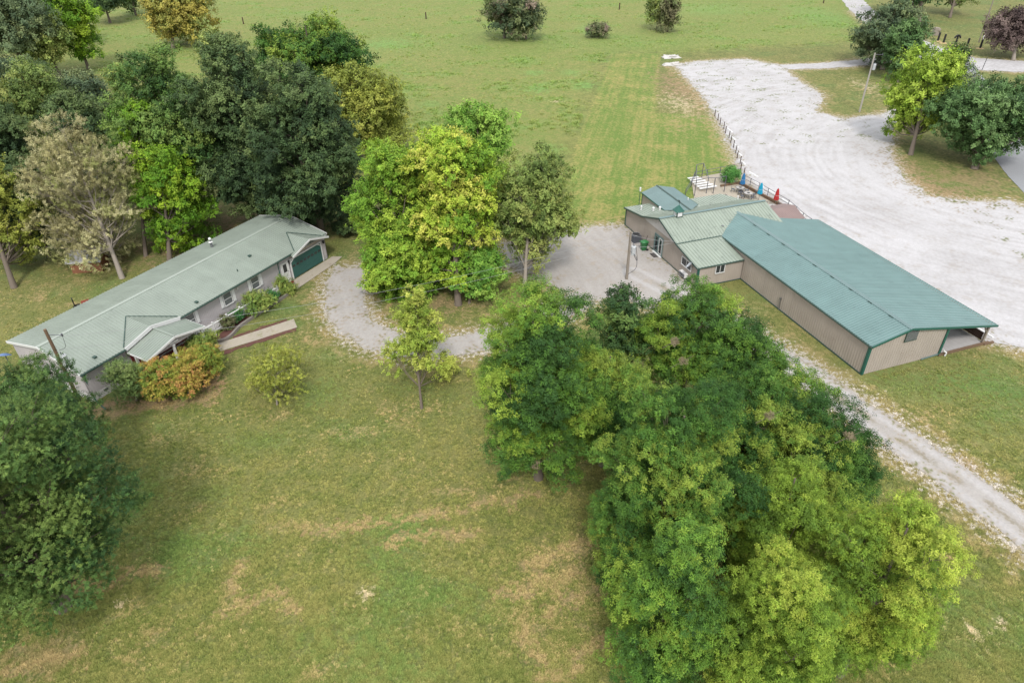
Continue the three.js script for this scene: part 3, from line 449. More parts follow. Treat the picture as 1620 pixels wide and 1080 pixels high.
  for (let r = 0; r < 3; r++) obj('plank', bx(24.2, 0.26, 0.06, 12.6, 0.3 + r * 0.28, 14.66), M.darkWood, b);
  obj('kerb_timber', [bx(0.2, 0.22, 6.2, 0.0, 0.11, 12.0), bx(0.2, 0.18, 1.2, -0.1, 0.09, 15)], M.wood, b);
}
{
  const c = thing('bar_building', 'tan roadside bar building with stained sage gable roofs and teal cupola', 'bar', BT, BY);
  const p = V, t0 = -5.9, t1 = 8.7, tf = -5.6;
  obj('roof', slope([p(23.6, 3.28, t0), p(23.6, 3.28, t1), p(27.85, 4.6, t1), p(27.85, 4.6, t0)], 0.4, 0.055, 0.1, 0.05), M.sageOld, c);
  obj('roof', slope([p(18.95, 2.53, t0), p(18.95, 2.53, 0.02), p(23.6, 3.26, 0.02), p(23.6, 3.26, t0)], 0.4, 0.055, 0.1, 0.05), M.sageOld, c);
  obj('roof', slope([p(31.8, 3.22, t0), p(31.8, 3.22, t1), p(27.85, 4.6, t1), p(27.85, 4.6, t0)], 0.4, 0.055, 0.1, 0.05), M.sageOld, c);
  obj('roof', slope([p(36.6, 2.42, t0), p(36.6, 2.42, 2.4), p(31.8, 3.2, 2.4), p(31.8, 3.2, t0)], 0.4, 0.055, 0.1, 0.05), M.sageOld, c);
  obj('roof', slope([p(35.4, 2.72, 2.4), p(35.4, 2.72, 7.6), p(32.2, 2.95, 9.0), p(31.8, 3.2, 8.7), p(31.8, 3.2, 2.4)], 0.4, 0.055, 0.1, 0.05), M.sageOld, c);
  obj('ridge_cap', [beam(p(27.75, 4.65, t0), p(27.75, 4.65, t1), 0.18, 0.03), beam(p(27.95, 4.645, t0), p(27.95, 4.645, t1), 0.18, 0.03)], M.tealDull, c);
  obj('roof_break', beam(p(23.6, 3.31, t0), p(23.6, 3.31, 0), 0.14, 0.05), M.darkTrim, c);
  obj('rake_trim', [[18.95, 2.5, 23.6, 3.25], [23.6, 3.25, 27.85, 4.56], [27.85, 4.56, 31.8, 3.18], [31.8, 3.18, 36.6, 2.38]].map(([a, b_, d, e]) => beam(p(a, b_, t0 - 0.02), p(d, e, t0 - 0.02), 0.06, 0.18)), M.darkTrim, c);
  obj('gutter', bx(0.1, 0.12, 5.95, 18.9, 2.47, -2.95), M.darkTrim, c);
  obj('wall', ribbed(p(19.05, 0.02, tf), V(1, 0, 0), V(0, 1, 0), [[0, 0], [17.35, 0], [17.35, 2.38], [12.7, 3.1], [4.6, 3.16], [0, 2.45]], 0.3, -0.025, 0.08, -0.1), M.tan, c);
  obj('gable_panel', ribbed(p(23.7, 0, tf - 0.05), V(1, 0, 0), V(0, 1, 0), [[0, 3.0], [0.1, 3.2], [4.15, 4.52], [8.0, 3.2], [7.6, 2.92]], 1.2, -0.02, 0.06, -0.03), M.gableGrey, c);
  obj('wall', ribbed(p(19.05, 0.02, tf), V(0, 0, 1), V(0, 1, 0), [[0, 0], [5.65, 0], [5.65, 2.44], [0, 2.44]], 0.3, 0.02, 0.08, 0.1), M.tan, c);
  obj('wall', ribbed(p(36.4, 0.02, tf), V(0, 0, 1), V(0, 1, 0), [[0, 0], [7.9, 0], [7.9, 2.36], [0, 2.36]], 0.3, 0.02, 0.08, 0.1), M.tan, c);
  obj('wall', ribbed(p(19.05, 0.02, 8.5), V(1, 0, 0), V(0, 1, 0), [[6, 0], [13, 0], [13, 3.0], [8.8, 4.4], [6, 3.4]], 0.3, 0.02, 0.08, 0.1), M.tan, c);
  obj('wall', [bx(0.1, 2.6, 6.2, 35.2, 1.3, 5.4), bx(3.4, 2.7, 0.1, 33.6, 1.35, 8.3)], M.tan, c);
  obj('corner_trim', [bx(0.16, 2.4, 0.05, 19.1, 1.22, tf - 0.07), bx(0.05, 2.4, 0.16, 18.98, 1.22, tf + 0.02), bx(0.16, 2.36, 0.05, 36.38, 1.2, tf - 0.07)], M.greenTrim, c);
  obj('base_trim', [bx(17.3, 0.12, 0.05, 27.7, 0.06, tf - 0.05), bx(0.05, 0.12, 5.6, 18.99, 0.06, -2.8)], M.darkTrim, c);
  // raised block with its own gable
  const dl = -2.35, dr = 2.42, dx = -0.2;
  obj('upper_roof', slope([p(38.7, 3.14, dl), p(32.6, 3.14, dl), p(30.1, 3.8, dx), p(38.7, 3.8, dx)], 0.3, 0.03, 0.1, 0.04), M.tealDull, c);
  obj('upper_roof', slope([p(38.7, 3.14, dr), p(32.6, 3.14, dr), p(30.1, 3.8, dx), p(38.7, 3.8, dx)], 0.3, 0.03, 0.1, 0.04), M.tealDull, c);
  obj('ridge_cap', beam(p(30.1, 3.84, dx), p(38.7, 3.84, dx), 0.2, 0.04), M.darkTrim, c);
  obj('eave_trim', [beam(p(32.6, 3.08, dl - 0.02), p(38.7, 3.08, dl - 0.02), 0.05, 0.14), beam(p(32.6, 3.08, dr + 0.02), p(38.7, 3.08, dr + 0.02), 0.05, 0.14)], M.greenTrim, c);
  obj('upper_wall', [bx(4.1, 3.06, 0.1, 36.5, 1.53, dl + 0.15), bx(4.6, 3.06, 0.1, 36.2, 1.53, dr - 0.15), bx(0.1, 3.1, 4.5, 38.5, 1.55, 0.03)], M.tan, c);
  obj('corner_trim', bx(0.1, 3.0, 0.1, 38.54, 1.52, dl + 0.1), M.greenTrim, c);
  // cupola
  const k = obj('cupola', bx(0.8, 0.75, 0.8, 27.85, 4.85, -3.4), M.darkTrim, c); k.name = 'cupola';
  for (const [x, z, w, d] of [[27.43, -3.4, 0.03, 0.6], [27.85, -3.82, 0.6, 0.03]]) obj('pane', bx(w, 0.5, d, x, 4.88, z), M.white, k);
  obj('cupola_roof', new THREE.ConeGeometry(0.78, 0.75, 4).rotateY(Math.PI / 4).translate(27.85, 5.58, -3.4), M.greenTrim, k);
  obj('weathervane', [bar(p(27.85, 5.9, -3.4), p(27.85, 6.5, -3.4), 0.02), bx(0.5, 0.03, 0.03, 27.85, 6.35, -3.4), bx(0.2, 0.16, 0.02, 28.02, 6.38, -3.4)], M.black, k);
  // vents
  for (const [x, y, z, hh, r] of [[34.3, 2.75, -4.7, 0.55, 0.09], [33.1, 2.9, -3.65, 0.5, 0.12], [32.9, 2.95, -2.85, 0.5, 0.12], [34.0, 3.05, 1.8, 0.5, 0.07], [32.6, 2.95, 8.3, 0.4, 0.07]]) obj('vent_pipe', [bar(p(x, y, z), p(x, y + hh, z), r, r, 10), new THREE.SphereGeometry(r * 1.4, 10, 6).translate(x, y + hh, z)], M.white, c);
  for (let q = 0; q < 2; q++) obj('roof_patch', bx(0.25, 0.02, 0.25, 25 + q * 1.1, 3.8 + q * 0.3, 1 + q * 3.2), M.steel, c);
  // french door
  const d = obj('french_door', bx(1.95, 2.3, 0.05, 27.65, 1.17, tf - 0.06), M.greenTrim, c);
  obj('frame', [bx(0.12, 2.35, 0.08, 26.7, 1.18, tf - 0.1), bx(0.12, 2.35, 0.08, 28.6, 1.18, tf - 0.1), bx(2.0, 0.12, 0.08, 27.65, 2.38, tf - 0.1), bx(0.08, 2.3, 0.08, 27.65, 1.17, tf - 0.1)], M.tealDull, d);
  for (const x of [27.18, 28.13]) { obj('pane', bx(0.6, 1.85, 0.03, x, 1.25, tf - 0.1), M.glass, d); obj('sash', [bx(0.1, 1.95, 0.05, x - 0.33, 1.2, tf - 0.11), bx(0.1, 1.95, 0.05, x + 0.33, 1.2, tf - 0.11), bx(0.7, 0.1, 0.05, x, 2.2, tf - 0.11), bx(0.7, 0.1, 0.05, x, 0.3, tf - 0.11)], x < 27.5 ? M.white : M.tealDull, d); }
  obj('threshold', bx(2.0, 0.08, 0.3, 27.65, 0.06, tf - 0.2), M.white, c);
  const face = Object.assign((x, y, z) => [x, y, z], { turn: Math.PI });
  windowUnit(c, 20.4, 1.42, tf - 0.08, 1.95, 0.88, face, { upright: true });
  windowUnit(c, 0, 0, 0, 1.05, 0.9, Object.assign(() => [18.96, 1.9, -2.9], { turn: -Math.PI / 2 }), { upright: true });
}
// ---------------------------------------------------------------- small things round the bar
const atB = (s, h, t) => inB(s, h, t).toArray();
{
  const t = thing('window_air_conditioner', 'white louvred air conditioner sticking out of the bar wall under the window', 'air conditioner', atB(21.5, 0.3, -5.6), BY);
  obj('case', bx(1.2, 0.46, 0.42, 0, 0.23, -0.22), M.white, t); obj('grille', [...Array(6)].map((_, k) => bx(1.05, 0.025, 0.03, 0, 0.08 + k * 0.06, -0.445)), M.greyMetal, t);
  const s = thing('satellite_dish', 'grey satellite dish on the eave corner of the bar above the air conditioner', 'satellite dish', atB(20.1, 2.1, -5.75), BY);
  const dish = () => { const g = new THREE.SphereGeometry(0.75, 20, 8, 0, Math.PI * 2, 0, 0.62); g.translate(0, -0.75, 0); g.rotateX(Math.PI); return g; };
  obj('reflector', dish().rotateX(0.9).rotateY(2.5).translate(-0.1, 0.35, -0.4), std(col(196, 202, 210), { roughness: 0.4, side: THREE.DoubleSide }), s); obj('bracket', [bar(V(0, 0, 0.1), V(-0.1, 0.3, -0.35), 0.03), bar(V(-0.1, 0.25, -0.4), V(-0.35, 0.6, -0.8), 0.02)], M.greyMetal, s);
  const u = thing('condenser_unit', 'dark grey round topped outdoor condenser unit standing against the bar wall', 'condenser', atB(31.6, 0, -6.6), BY);
  obj('cabinet', [bx(1.0, 0.9, 1.0, 0, 0.5, 0)], M.greyMetal, u); obj('louver', [...Array(9)].flatMap((_, k) => [bx(1.04, 0.03, 1.04, 0, 0.12 + k * 0.095, 0)]), std(col(92, 98, 108), { roughness: 0.5 }), u);
  obj('fan_guard', [new THREE.CylinderGeometry(0.47, 0.5, 0.08, 20).translate(0, 0.99, 0)], M.black, u); obj('fan_ring', new THREE.TorusGeometry(0.47, 0.04, 6, 20).rotateX(Math.PI / 2).translate(0, 1.04, 0), M.steel, u);
  obj('base_pad', bx(1.2, 0.06, 1.2, 0, 0.03, 0), M.slab, u);
  const g = thing('wheelie_bin', 'green plastic wheeled trash bin between the condenser and the french doors', 'trash bin', atB(29.2, 0, -6.75), BY);
  const body = new THREE.CylinderGeometry(0.5, 0.36, 1.05, 4, 1).rotateY(Math.PI / 4).scale(0.95, 1, 1.05).translate(0, 0.6, 0);
  obj('body', body, M.plasticGreen, g); obj('lid', [new THREE.SphereGeometry(0.5, 16, 8, 0, Math.PI * 2, 0, Math.PI / 2).scale(0.8, 0.42, 0.9).translate(0, 1.12, 0), bx(0.8, 0.06, 0.86, 0, 1.12, 0)], std(col(58, 134, 78), { roughness: 0.4 }), g);
  obj('handle', bar(V(-0.3, 1.12, 0.48), V(0.3, 1.12, 0.48), 0.03), M.plasticGreen, g);
  for (const x of [-0.33, 0.33]) obj('wheel', new THREE.CylinderGeometry(0.14, 0.14, 0.08, 14).rotateZ(Math.PI / 2).translate(x, 0.14, 0.36), M.black, g);
  const m = thing('doormat', 'dark doormat on the gravel in front of the french doors', 'doormat', atB(27.5, 0.03, -6.2), BY); obj('mat', bx(1.1, 0.025, 0.62, 0, 0.012, 0), std(col(92, 88, 86), { roughness: 1 }), m); obj('border', [bx(1.1, 0.035, 0.06, 0, 0.017, -0.3), bx(1.1, 0.035, 0.06, 0, 0.017, 0.3)], M.black, m);
  const q = thing('shovel', 'dark shovel leaning on the bar wall behind the green trash bin', 'shovel', atB(30.2, 0, -5.95), BY); obj('shaft', bar(V(0, 0.1, -0.25), V(0, 1.35, 0.2), 0.03), M.black, q); obj('blade', bx(0.26, 0.34, 0.03, 0, 0.17, -0.25), M.black, q);
  const vp = thing('vent_mast', 'thin dark mast with white cap behind the raised teal roof block', 'vent mast', atB(38.9, 0, -2.45), BY); obj('mast', bar(V(0, 0, 0), V(0, 3.3, 0), 0.05), M.greenTrim, vp); obj('cap', bar(V(0, 3.25, 0), V(0, 3.75, 0), 0.12, 0.12, 10), M.white, vp);
}
// patio behind the bar
{
  struct('patio', sheet([[32, 2.6], [47.4, 10.8], [47.6, 16.6], [43, 16.2], [32, 16.6]].map(([s, t]) => { const q = inB(s, 0, t); return [q.x, q.z]; }), [], 0.08, (x, z) => [x / 40, z / 40]), M.conc);
  const gz = thing('smoking_shelter', 'open timber shelter with brown metal roof between barn and patio', 'shelter', BT, BY), p = V;
  obj('roof', slope([p(25.9, 2.3, 10.3), p(25.9, 2.3, 13.65), p(28.35, 3.0, 13.8), p(28.35, 3.0, 10.5)], 0.25, 0.02, 0.06, 0.06), M.brownRoof, gz);
  obj('roof', slope([p(30.2, 2.5, 10.5), p(30.2, 2.5, 13.8), p(28.35, 3.0, 13.8), p(28.35, 3.0, 10.5)], 0.25, 0.02, 0.06, 0.06), M.brownRoof, gz);
  for (const [s, t] of [[26.1, 10.6], [26.1, 13.4], [29.9, 10.8], [29.9, 13.5]]) obj('post', bx(0.16, 2.3, 0.16, s, 1.15, t), M.wood, gz);
  obj('brace', [beam(p(26.1, 1.7, 13.4), p(26.1, 2.25, 12.8), 0.1, 0.1), beam(p(26.1, 1.7, 13.4), p(26.7, 2.25, 13.4), 0.1, 0.1)], M.wood, gz);
  obj('header', [beam(p(26.1, 2.22, 10.5), p(26.1, 2.22, 13.5), 0.1, 0.16), beam(p(29.9, 2.35, 10.6), p(29.9, 2.35, 13.6), 0.1, 0.16)], M.wood, gz);
  const r = thing('patio_railing', 'dark metal pipe railing between the bar patio and the gravel lot', 'railing', BT, BY);
  const RP = [[43.7, 17.2], [42.0, 17.3], [40.1, 17.4], [38.0, 17.4], [35.8, 17.4], [33.5, 17.4], [31.4, 17.0], [29.4, 16.5], [27.6, 16.3], [25.6, 16.2]];
  for (const hh of [0.55, 1.05]) obj('rail', RP.slice(1).map((q, i) => bar(p(RP[i][0], hh, RP[i][1]), p(q[0], hh, q[1]), 0.035)), M.greyMetal, r);
  for (const [s, t] of RP) obj('post', bar(p(s, 0, t), p(s, 1.12, t), 0.05), M.greyMetal, r);
  const tw = thing('timber_edging', 'weathered timber retaining edge round the patio below the railing', 'timber edging', BT, BY);
  for (let i = 0; i < 5; i++) for (let k = 0; k < 2; k++) obj('plank', beam(p(43 - i * 2.1, 0.14 + k * 0.24, 16.1 + 0.15 * i), p(41 - i * 2.1, 0.14 + k * 0.24, 16.2 + 0.15 * i), 0.22, 0.22), M.wood, tw);
  obj('plank', beam(p(43, 0.2, 13), p(43, 0.2, 16), 0.22, 0.3), M.wood, tw);
  const pg = thing('ramp_canopy', 'grey pipe frame with white panels over the ramp at the back of the bar', 'canopy frame', BT, BY);
  const up = [[41.4, 7.7], [41.6, 9.75], [41.2, 10.6], [41.2, 12.4], [46.6, 10.9], [46.8, 12.2]];
  for (const [s, t] of up) obj('post', bar(p(s, 0, t), p(s, 2.4, t), 0.06), M.greyMetal, pg);
  obj('beam', [[0, 1], [1, 2], [2, 3], [0, 4], [1, 5], [4, 5]].map(([a, b_]) => bar(p(up[a][0], 2.4, up[a][1]), p(up[b_][0], 2.4, up[b_][1]), 0.045)), M.greyMetal, pg);
  for (let i = 0; i < 6; i++) obj('panel', beam(p(42.6 + i * 0.8, 0.5, 9.2 + i * 0.1), p(42.6 + i * 0.8, 0.5, 12.0 - i * 0.1), 0.4, 0.05), M.white, pg);
  const rr = thing('ramp_rail', 'grey two bar railing along the grass edge of the patio ramp', 'railing', BT, BY);
  const R2 = [[42, 6.6], [44.5, 9], [47.1, 11.1], [47.3, 13.4], [47.5, 15.8], [47.6, 18.3]];
  for (const hh of [0.55, 1.05]) obj('rail', R2.slice(1).map((q, i) => bar(p(R2[i][0], hh, R2[i][1]), p(q[0], hh, q[1]), 0.04)), M.greyMetal, rr);
  for (const [s, t] of R2) obj('post', bar(p(s, 0, t), p(s, 1.12, t), 0.055), M.greyMetal, rr);
  // tables with chairs, closed umbrellas
  const chair = thing('patio_chair', 'small dark metal patio chair beside a round table on the bar patio', 'chair', [0, 0, 0], 0, 'patio chairs');
  obj('seat', bx(0.44, 0.05, 0.44, 0, 0.45, 0), M.greyMetal, chair); obj('backrest', [bx(0.44, 0.06, 0.04, 0, 0.88, -0.22), ...[-0.18, -0.06, 0.06, 0.18].map(x => bx(0.03, 0.42, 0.03, x, 0.66, -0.22))], M.greyMetal, chair);
  for (const [x, z] of [[-0.2, -0.2], [0.2, -0.2], [-0.2, 0.2], [0.2, 0.2]]) obj('leg', bx(0.04, 0.45, 0.04, x, 0.225, z), M.greyMetal, chair);
  let first = true;
  const tabs = [[40.2, 14.3, 'round patio table below the blue umbrella'], [38.1, 14.2, 'round patio table between the blue and the turquoise umbrellas'], [33.2, 14.6, 'round patio table next to the red umbrella']];
  for (const [s, t, lab] of tabs) {
    const tb = thing('patio_table', lab, 'table', atB(s, 0.08, t), BY, 'round patio tables');
    obj('tabletop', [new THREE.CylinderGeometry(0.62, 0.62, 0.04, 24).translate(0, 0.74, 0)], std(col(188, 184, 180), { roughness: 0.6 }), tb); obj('centre_ring', new THREE.CylinderGeometry(0.2, 0.2, 0.02, 14).translate(0, 0.77, 0), M.black, tb);
    obj('rim', new THREE.TorusGeometry(0.62, 0.025, 6, 24).rotateX(Math.PI / 2).translate(0, 0.74, 0), M.black, tb);
    for (let i = 0; i < 4; i++) { const a_ = i * Math.PI / 2 + 0.4; obj('leg', bar(V(0.45 * Math.cos(a_), 0, 0.45 * Math.sin(a_)), V(0.38 * Math.cos(a_), 0.73, 0.38 * Math.sin(a_)), 0.025), M.black, tb); }
    for (let i = 0; i < 4; i++) {
      const a_ = i * Math.PI / 2 + 0.9 + s, q = inB(s, 0.08, t), ch = first ? chair : chair.clone(); if (!first) { ch.name = numbered('patio_chair'); scene.add(ch); } first = false; ch.userData.label = 'dark metal patio chair at the ' + lab.replace('round patio ', '');
      ch.position.set(q.x + 0.95 * Math.cos(a_), 0.08, q.z + 0.95 * Math.sin(a_)); ch.rotation.y = Math.PI / 2 - a_ + Math.PI;
    }
  }
  for (const [s, t, c, name] of [[40.45, 14.75, [52, 128, 186], 'blue'], [36.6, 14.9, [30, 175, 215], 'turquoise'], [34.1, 15.7, [200, 52, 54], 'red']]) {
    const u = thing('patio_umbrella', `closed ${name} umbrella standing upright on the bar patio`, 'umbrella', atB(s, 0.08, t), 0, 'closed patio umbrellas');
    obj('pole', bar(V(0, 0, 0), V(0, 2.75, 0), 0.03), M.steel, u);
    const pts = [[0.02, 2.7], [0.12, 2.55], [0.2, 2.1], [0.25, 1.6], [0.32, 1.2], [0.27, 1.1]].map(q => new THREE.Vector2(...q)), g = new THREE.LatheGeometry(pts, 32), P = g.attributes.position;
    for (let i = 0; i < P.count; i++) { const a_ = Math.atan2(P.getZ(i), P.getX(i)), k = 1 + 0.22 * Math.cos(a_ * 8); P.setX(i, P.getX(i) * k); P.setZ(i, P.getZ(i) * k); } g.computeVertexNormals();
    obj('canopy', g, std(col(...c), { roughness: 0.8, side: THREE.DoubleSide }), u); obj('strap', new THREE.TorusGeometry(0.24, 0.02, 5, 20).rotateX(Math.PI / 2).translate(0, 1.75, 0), M.white, u); obj('foot', new THREE.CylinderGeometry(0.25, 0.3, 0.1, 16).translate(0, 0.05, 0), M.black, u);
  }
  for (const [x, y, w, d, lab] of [[1062, 91, 4.6, 2.4, 'small white gravel heap at the far corner of the lot'], [1066, 103, 5.0, 1.7, 'flat white gravel heap nearer the mown strip']]) { const q = G(x, y), t = thing('gravel_pile', lab, 'gravel heap', [q.x, 0, q.z]), g = new THREE.SphereGeometry(1, 40, 16, 0, Math.PI * 2, 0, Math.PI / 2), P = g.attributes.position; for (let i = 0; i < P.count; i++) { const v = V(P.getX(i), P.getY(i), P.getZ(i)), f = 1 + 0.42 * N1(v.x * 1.6 + x, v.z * 1.6) + 0.2 * N2(v.x * 4, v.z * 4 + x) + 0.08 * N3(v.x * 12, v.z * 12); P.setXYZ(i, v.x * w * 0.5 * f, v.y * 0.5 * f, v.z * d * 0.5 * f); } g.computeVertexNormals(); obj('heap', g, std(col(218, 215, 212), { roughness: 1 }), t); }
  // posts and wheel stops along the edge of the lot
  const f = thing('lot_fence', 'row of thin dark wooden posts with wires along the edge of the gravel lot', 'fence');
  const F0 = G(1131, 184), F1 = G(1176, 278); const fp = []; for (let i = 0; i < 13; i++) { const q = F0.clone().lerp(F1, i / 12); q.x += 0.1 * Math.sin(i * 2.7) + 0.6 * Math.sin(i / 12 * Math.PI); fp.push(q); obj('post', bar(q, V(q.x, 1.25, q.z), 0.075, 0.07), M.darkWood, f); }
  for (const hh of [0.5, 1.05]) obj('wire', fp.slice(1).map((q, i) => bar(V(fp[i].x, hh, fp[i].z), V(q.x, hh, q.z), 0.012, 0.012, 4)), M.wire, f);
  const ws = thing('wheel_stop', 'white concrete wheel stop lying along the post fence at the lot edge', 'wheel stop', [0, 0, 0], 0, 'wheel stops along the lot edge');
  { const sh = new THREE.Shape([[-0.13, 0], [0.13, 0], [0.08, 0.14], [-0.08, 0.14]].map(q => new THREE.Vector2(...q))); obj('block', new THREE.ExtrudeGeometry(sh, { depth: 2.1, bevelEnabled: true, bevelSize: 0.015, bevelThickness: 0.015, bevelSegments: 1 }).translate(0, 0, -1.05), M.white, ws); }
  const stops = [[1155, 207], [1160, 219], [1164.5, 231], [1169.5, 244], [1174.5, 257]].map(q => G(...q));
  stops.push(inB(45.3, 0, 20.2), inB(41.8, 0, 18.7), inB(38.5, 0, 18.6), inB(35, 0, 18.4), inB(31.5, 0, 17.8), inB(1.5, 0, 16.2));
  stops.forEach((q, i) => { const o = i ? ws.clone() : ws; if (i) { o.name = numbered('wheel_stop'); scene.add(o); } o.position.set(q.x, 0.02, q.z); o.rotation.y = i < 5 ? 0.12 : BY + Math.PI / 2; if (i === 10) { o.userData.label = 'white concrete wheel stop by the open porch corner of the barn'; delete o.userData.group; } else o.userData.label = ['white wheel stop farthest up the post fence, by the gravel lot', 'second white wheel stop from the top of the post fence', 'middle white wheel stop along the post fence', 'fourth white wheel stop down the post fence', 'white wheel stop at the patio end of the post fence', 'white wheel stop at the corner near the ornamental grass clump', 'white wheel stop outside the railing beside the blue umbrella', 'white wheel stop outside the railing between blue and turquoise umbrellas', 'white wheel stop outside the railing beside the red umbrella', 'white wheel stop outside the railing by the brown shelter'][i]; });
}
// ---------------------------------------------------------------- poles and wires
function utilityPole(base, height, label, { transformer, arm, tilt = 0, mat = M.greyWood, loop } = {}) {
  const t = thing('utility_pole', label, 'utility pole', [base.x, 0, base.z]);
  obj('pole', bar(V(0, 0, 0), V(tilt, height, 0), 0.17, 0.12, 10), mat, t);
  if (transformer) { const y = transformer, c = obj('transformer', [new THREE.CylinderGeometry(0.27, 0.27, 0.95, 16).translate(0.46, y, 0.05), new THREE.CylinderGeometry(0.2, 0.27, 0.1, 16).translate(0.46, y + 0.52, 0.05)], std(col(206, 210, 214), { roughness: 0.4 }), t); obj('bushing', [bar(V(0.4, y + 0.5, 0.05), V(0.4, y + 0.85, 0.05), 0.05, 0.03), bar(V(0.55, y + 0.5, 0.05), V(0.55, y + 0.75, 0.05), 0.04, 0.03)], M.greyMetal, c); obj('cable', tubeG([V(0.5, y - 0.4, 0.3), V(0.9, y - 1.1, 0.4), V(0.7, y + 0.5, 0.3)], 0.025), M.black, c); }
  if (arm) { obj('arm', [bar(V(tilt * 0.95, arm, 0), V(1.3, arm + 0.05, 0.2), 0.03), bar(V(1.3, arm - 0.05, 0.2), V(1.3, arm + 0.2, 0.2), 0.07, 0.07, 8)], M.greyMetal, t); obj('guy_wire', tubeG([V(1.3, arm, 0.2), V(1.2, arm - 1, 0.3), V(0.5, arm - 1.4, 0.2)], 0.015), M.black, t); }
  if (loop) obj('cable', tubeG([V(0.1, loop, 0.16), V(0.75, loop - 0.6, 0.4), V(0.85, loop - 2.0, 0.4), V(0.1, loop - 2.9, 0.16)], 0.03), M.greyMetal, t);
  return t;
}
const poleA = G(140, 664), poleC = G(991.5, 441), poleR = G(1360, 177), poleF = G(1549, 67);
utilityPole(poleA, 9.4, 'brown wooden utility pole with transformer in front of the house gable', { transformer: 6.4, arm: 8.9, tilt: 0.0, mat: M.wood });
utilityPole(poleC, 5.9, 'grey wooden service pole with meter can on the gravel yard before the bar', { transformer: 3.6, loop: 3.6 });
utilityPole(poleR, 10.4, 'tall grey utility pole on the grass island beside the gravel lot', { transformer: 8.0, arm: 10.1, mat: M.polePale });
utilityPole(poleF, 11, 'far slender grey utility pole on the lawn beyond the dark bollards', { arm: 10.6 });
for (const [y0, y1, lab] of [[8.6, 5.75, 'upper overhead wire between the house pole and the bar pole'], [7.4, 5.0, 'lower overhead wire between the house pole and the bar pole']]) {
  const a = V(poleA.x, y0, poleA.z), b = V(poleC.x, y1, poleC.z), pts = []; for (let i = 0; i <= 24; i++) { const t = i / 24, q = a.clone().lerp(b, t); q.y -= 4 * t * (1 - t) * 1.5; pts.push(q); }
  tag(obj('overhead_wire', tubeG(pts, 0.013, 60, 4), M.wire), lab, 'wire');
}
{
  const w = [V(poleC.x, 5.5, poleC.z), inB(23.8, 3.5, -5.9)], w2 = [V(poleC.x, 4.0, poleC.z), inB(24.2, 3.15, -5.7)];
  for (const [l, lab] of [[w, 'upper thin service wire from the yard pole to the bar gable'], [w2, 'lower thin service wire from the yard pole to the bar wall']]) tag(obj('service_wire', tubeG([l[0], l[0].clone().lerp(l[1], 0.5).add(V(0, -0.2, 0)), l[1]], 0.018, 20, 4), M.wire), lab, 'wire');
}
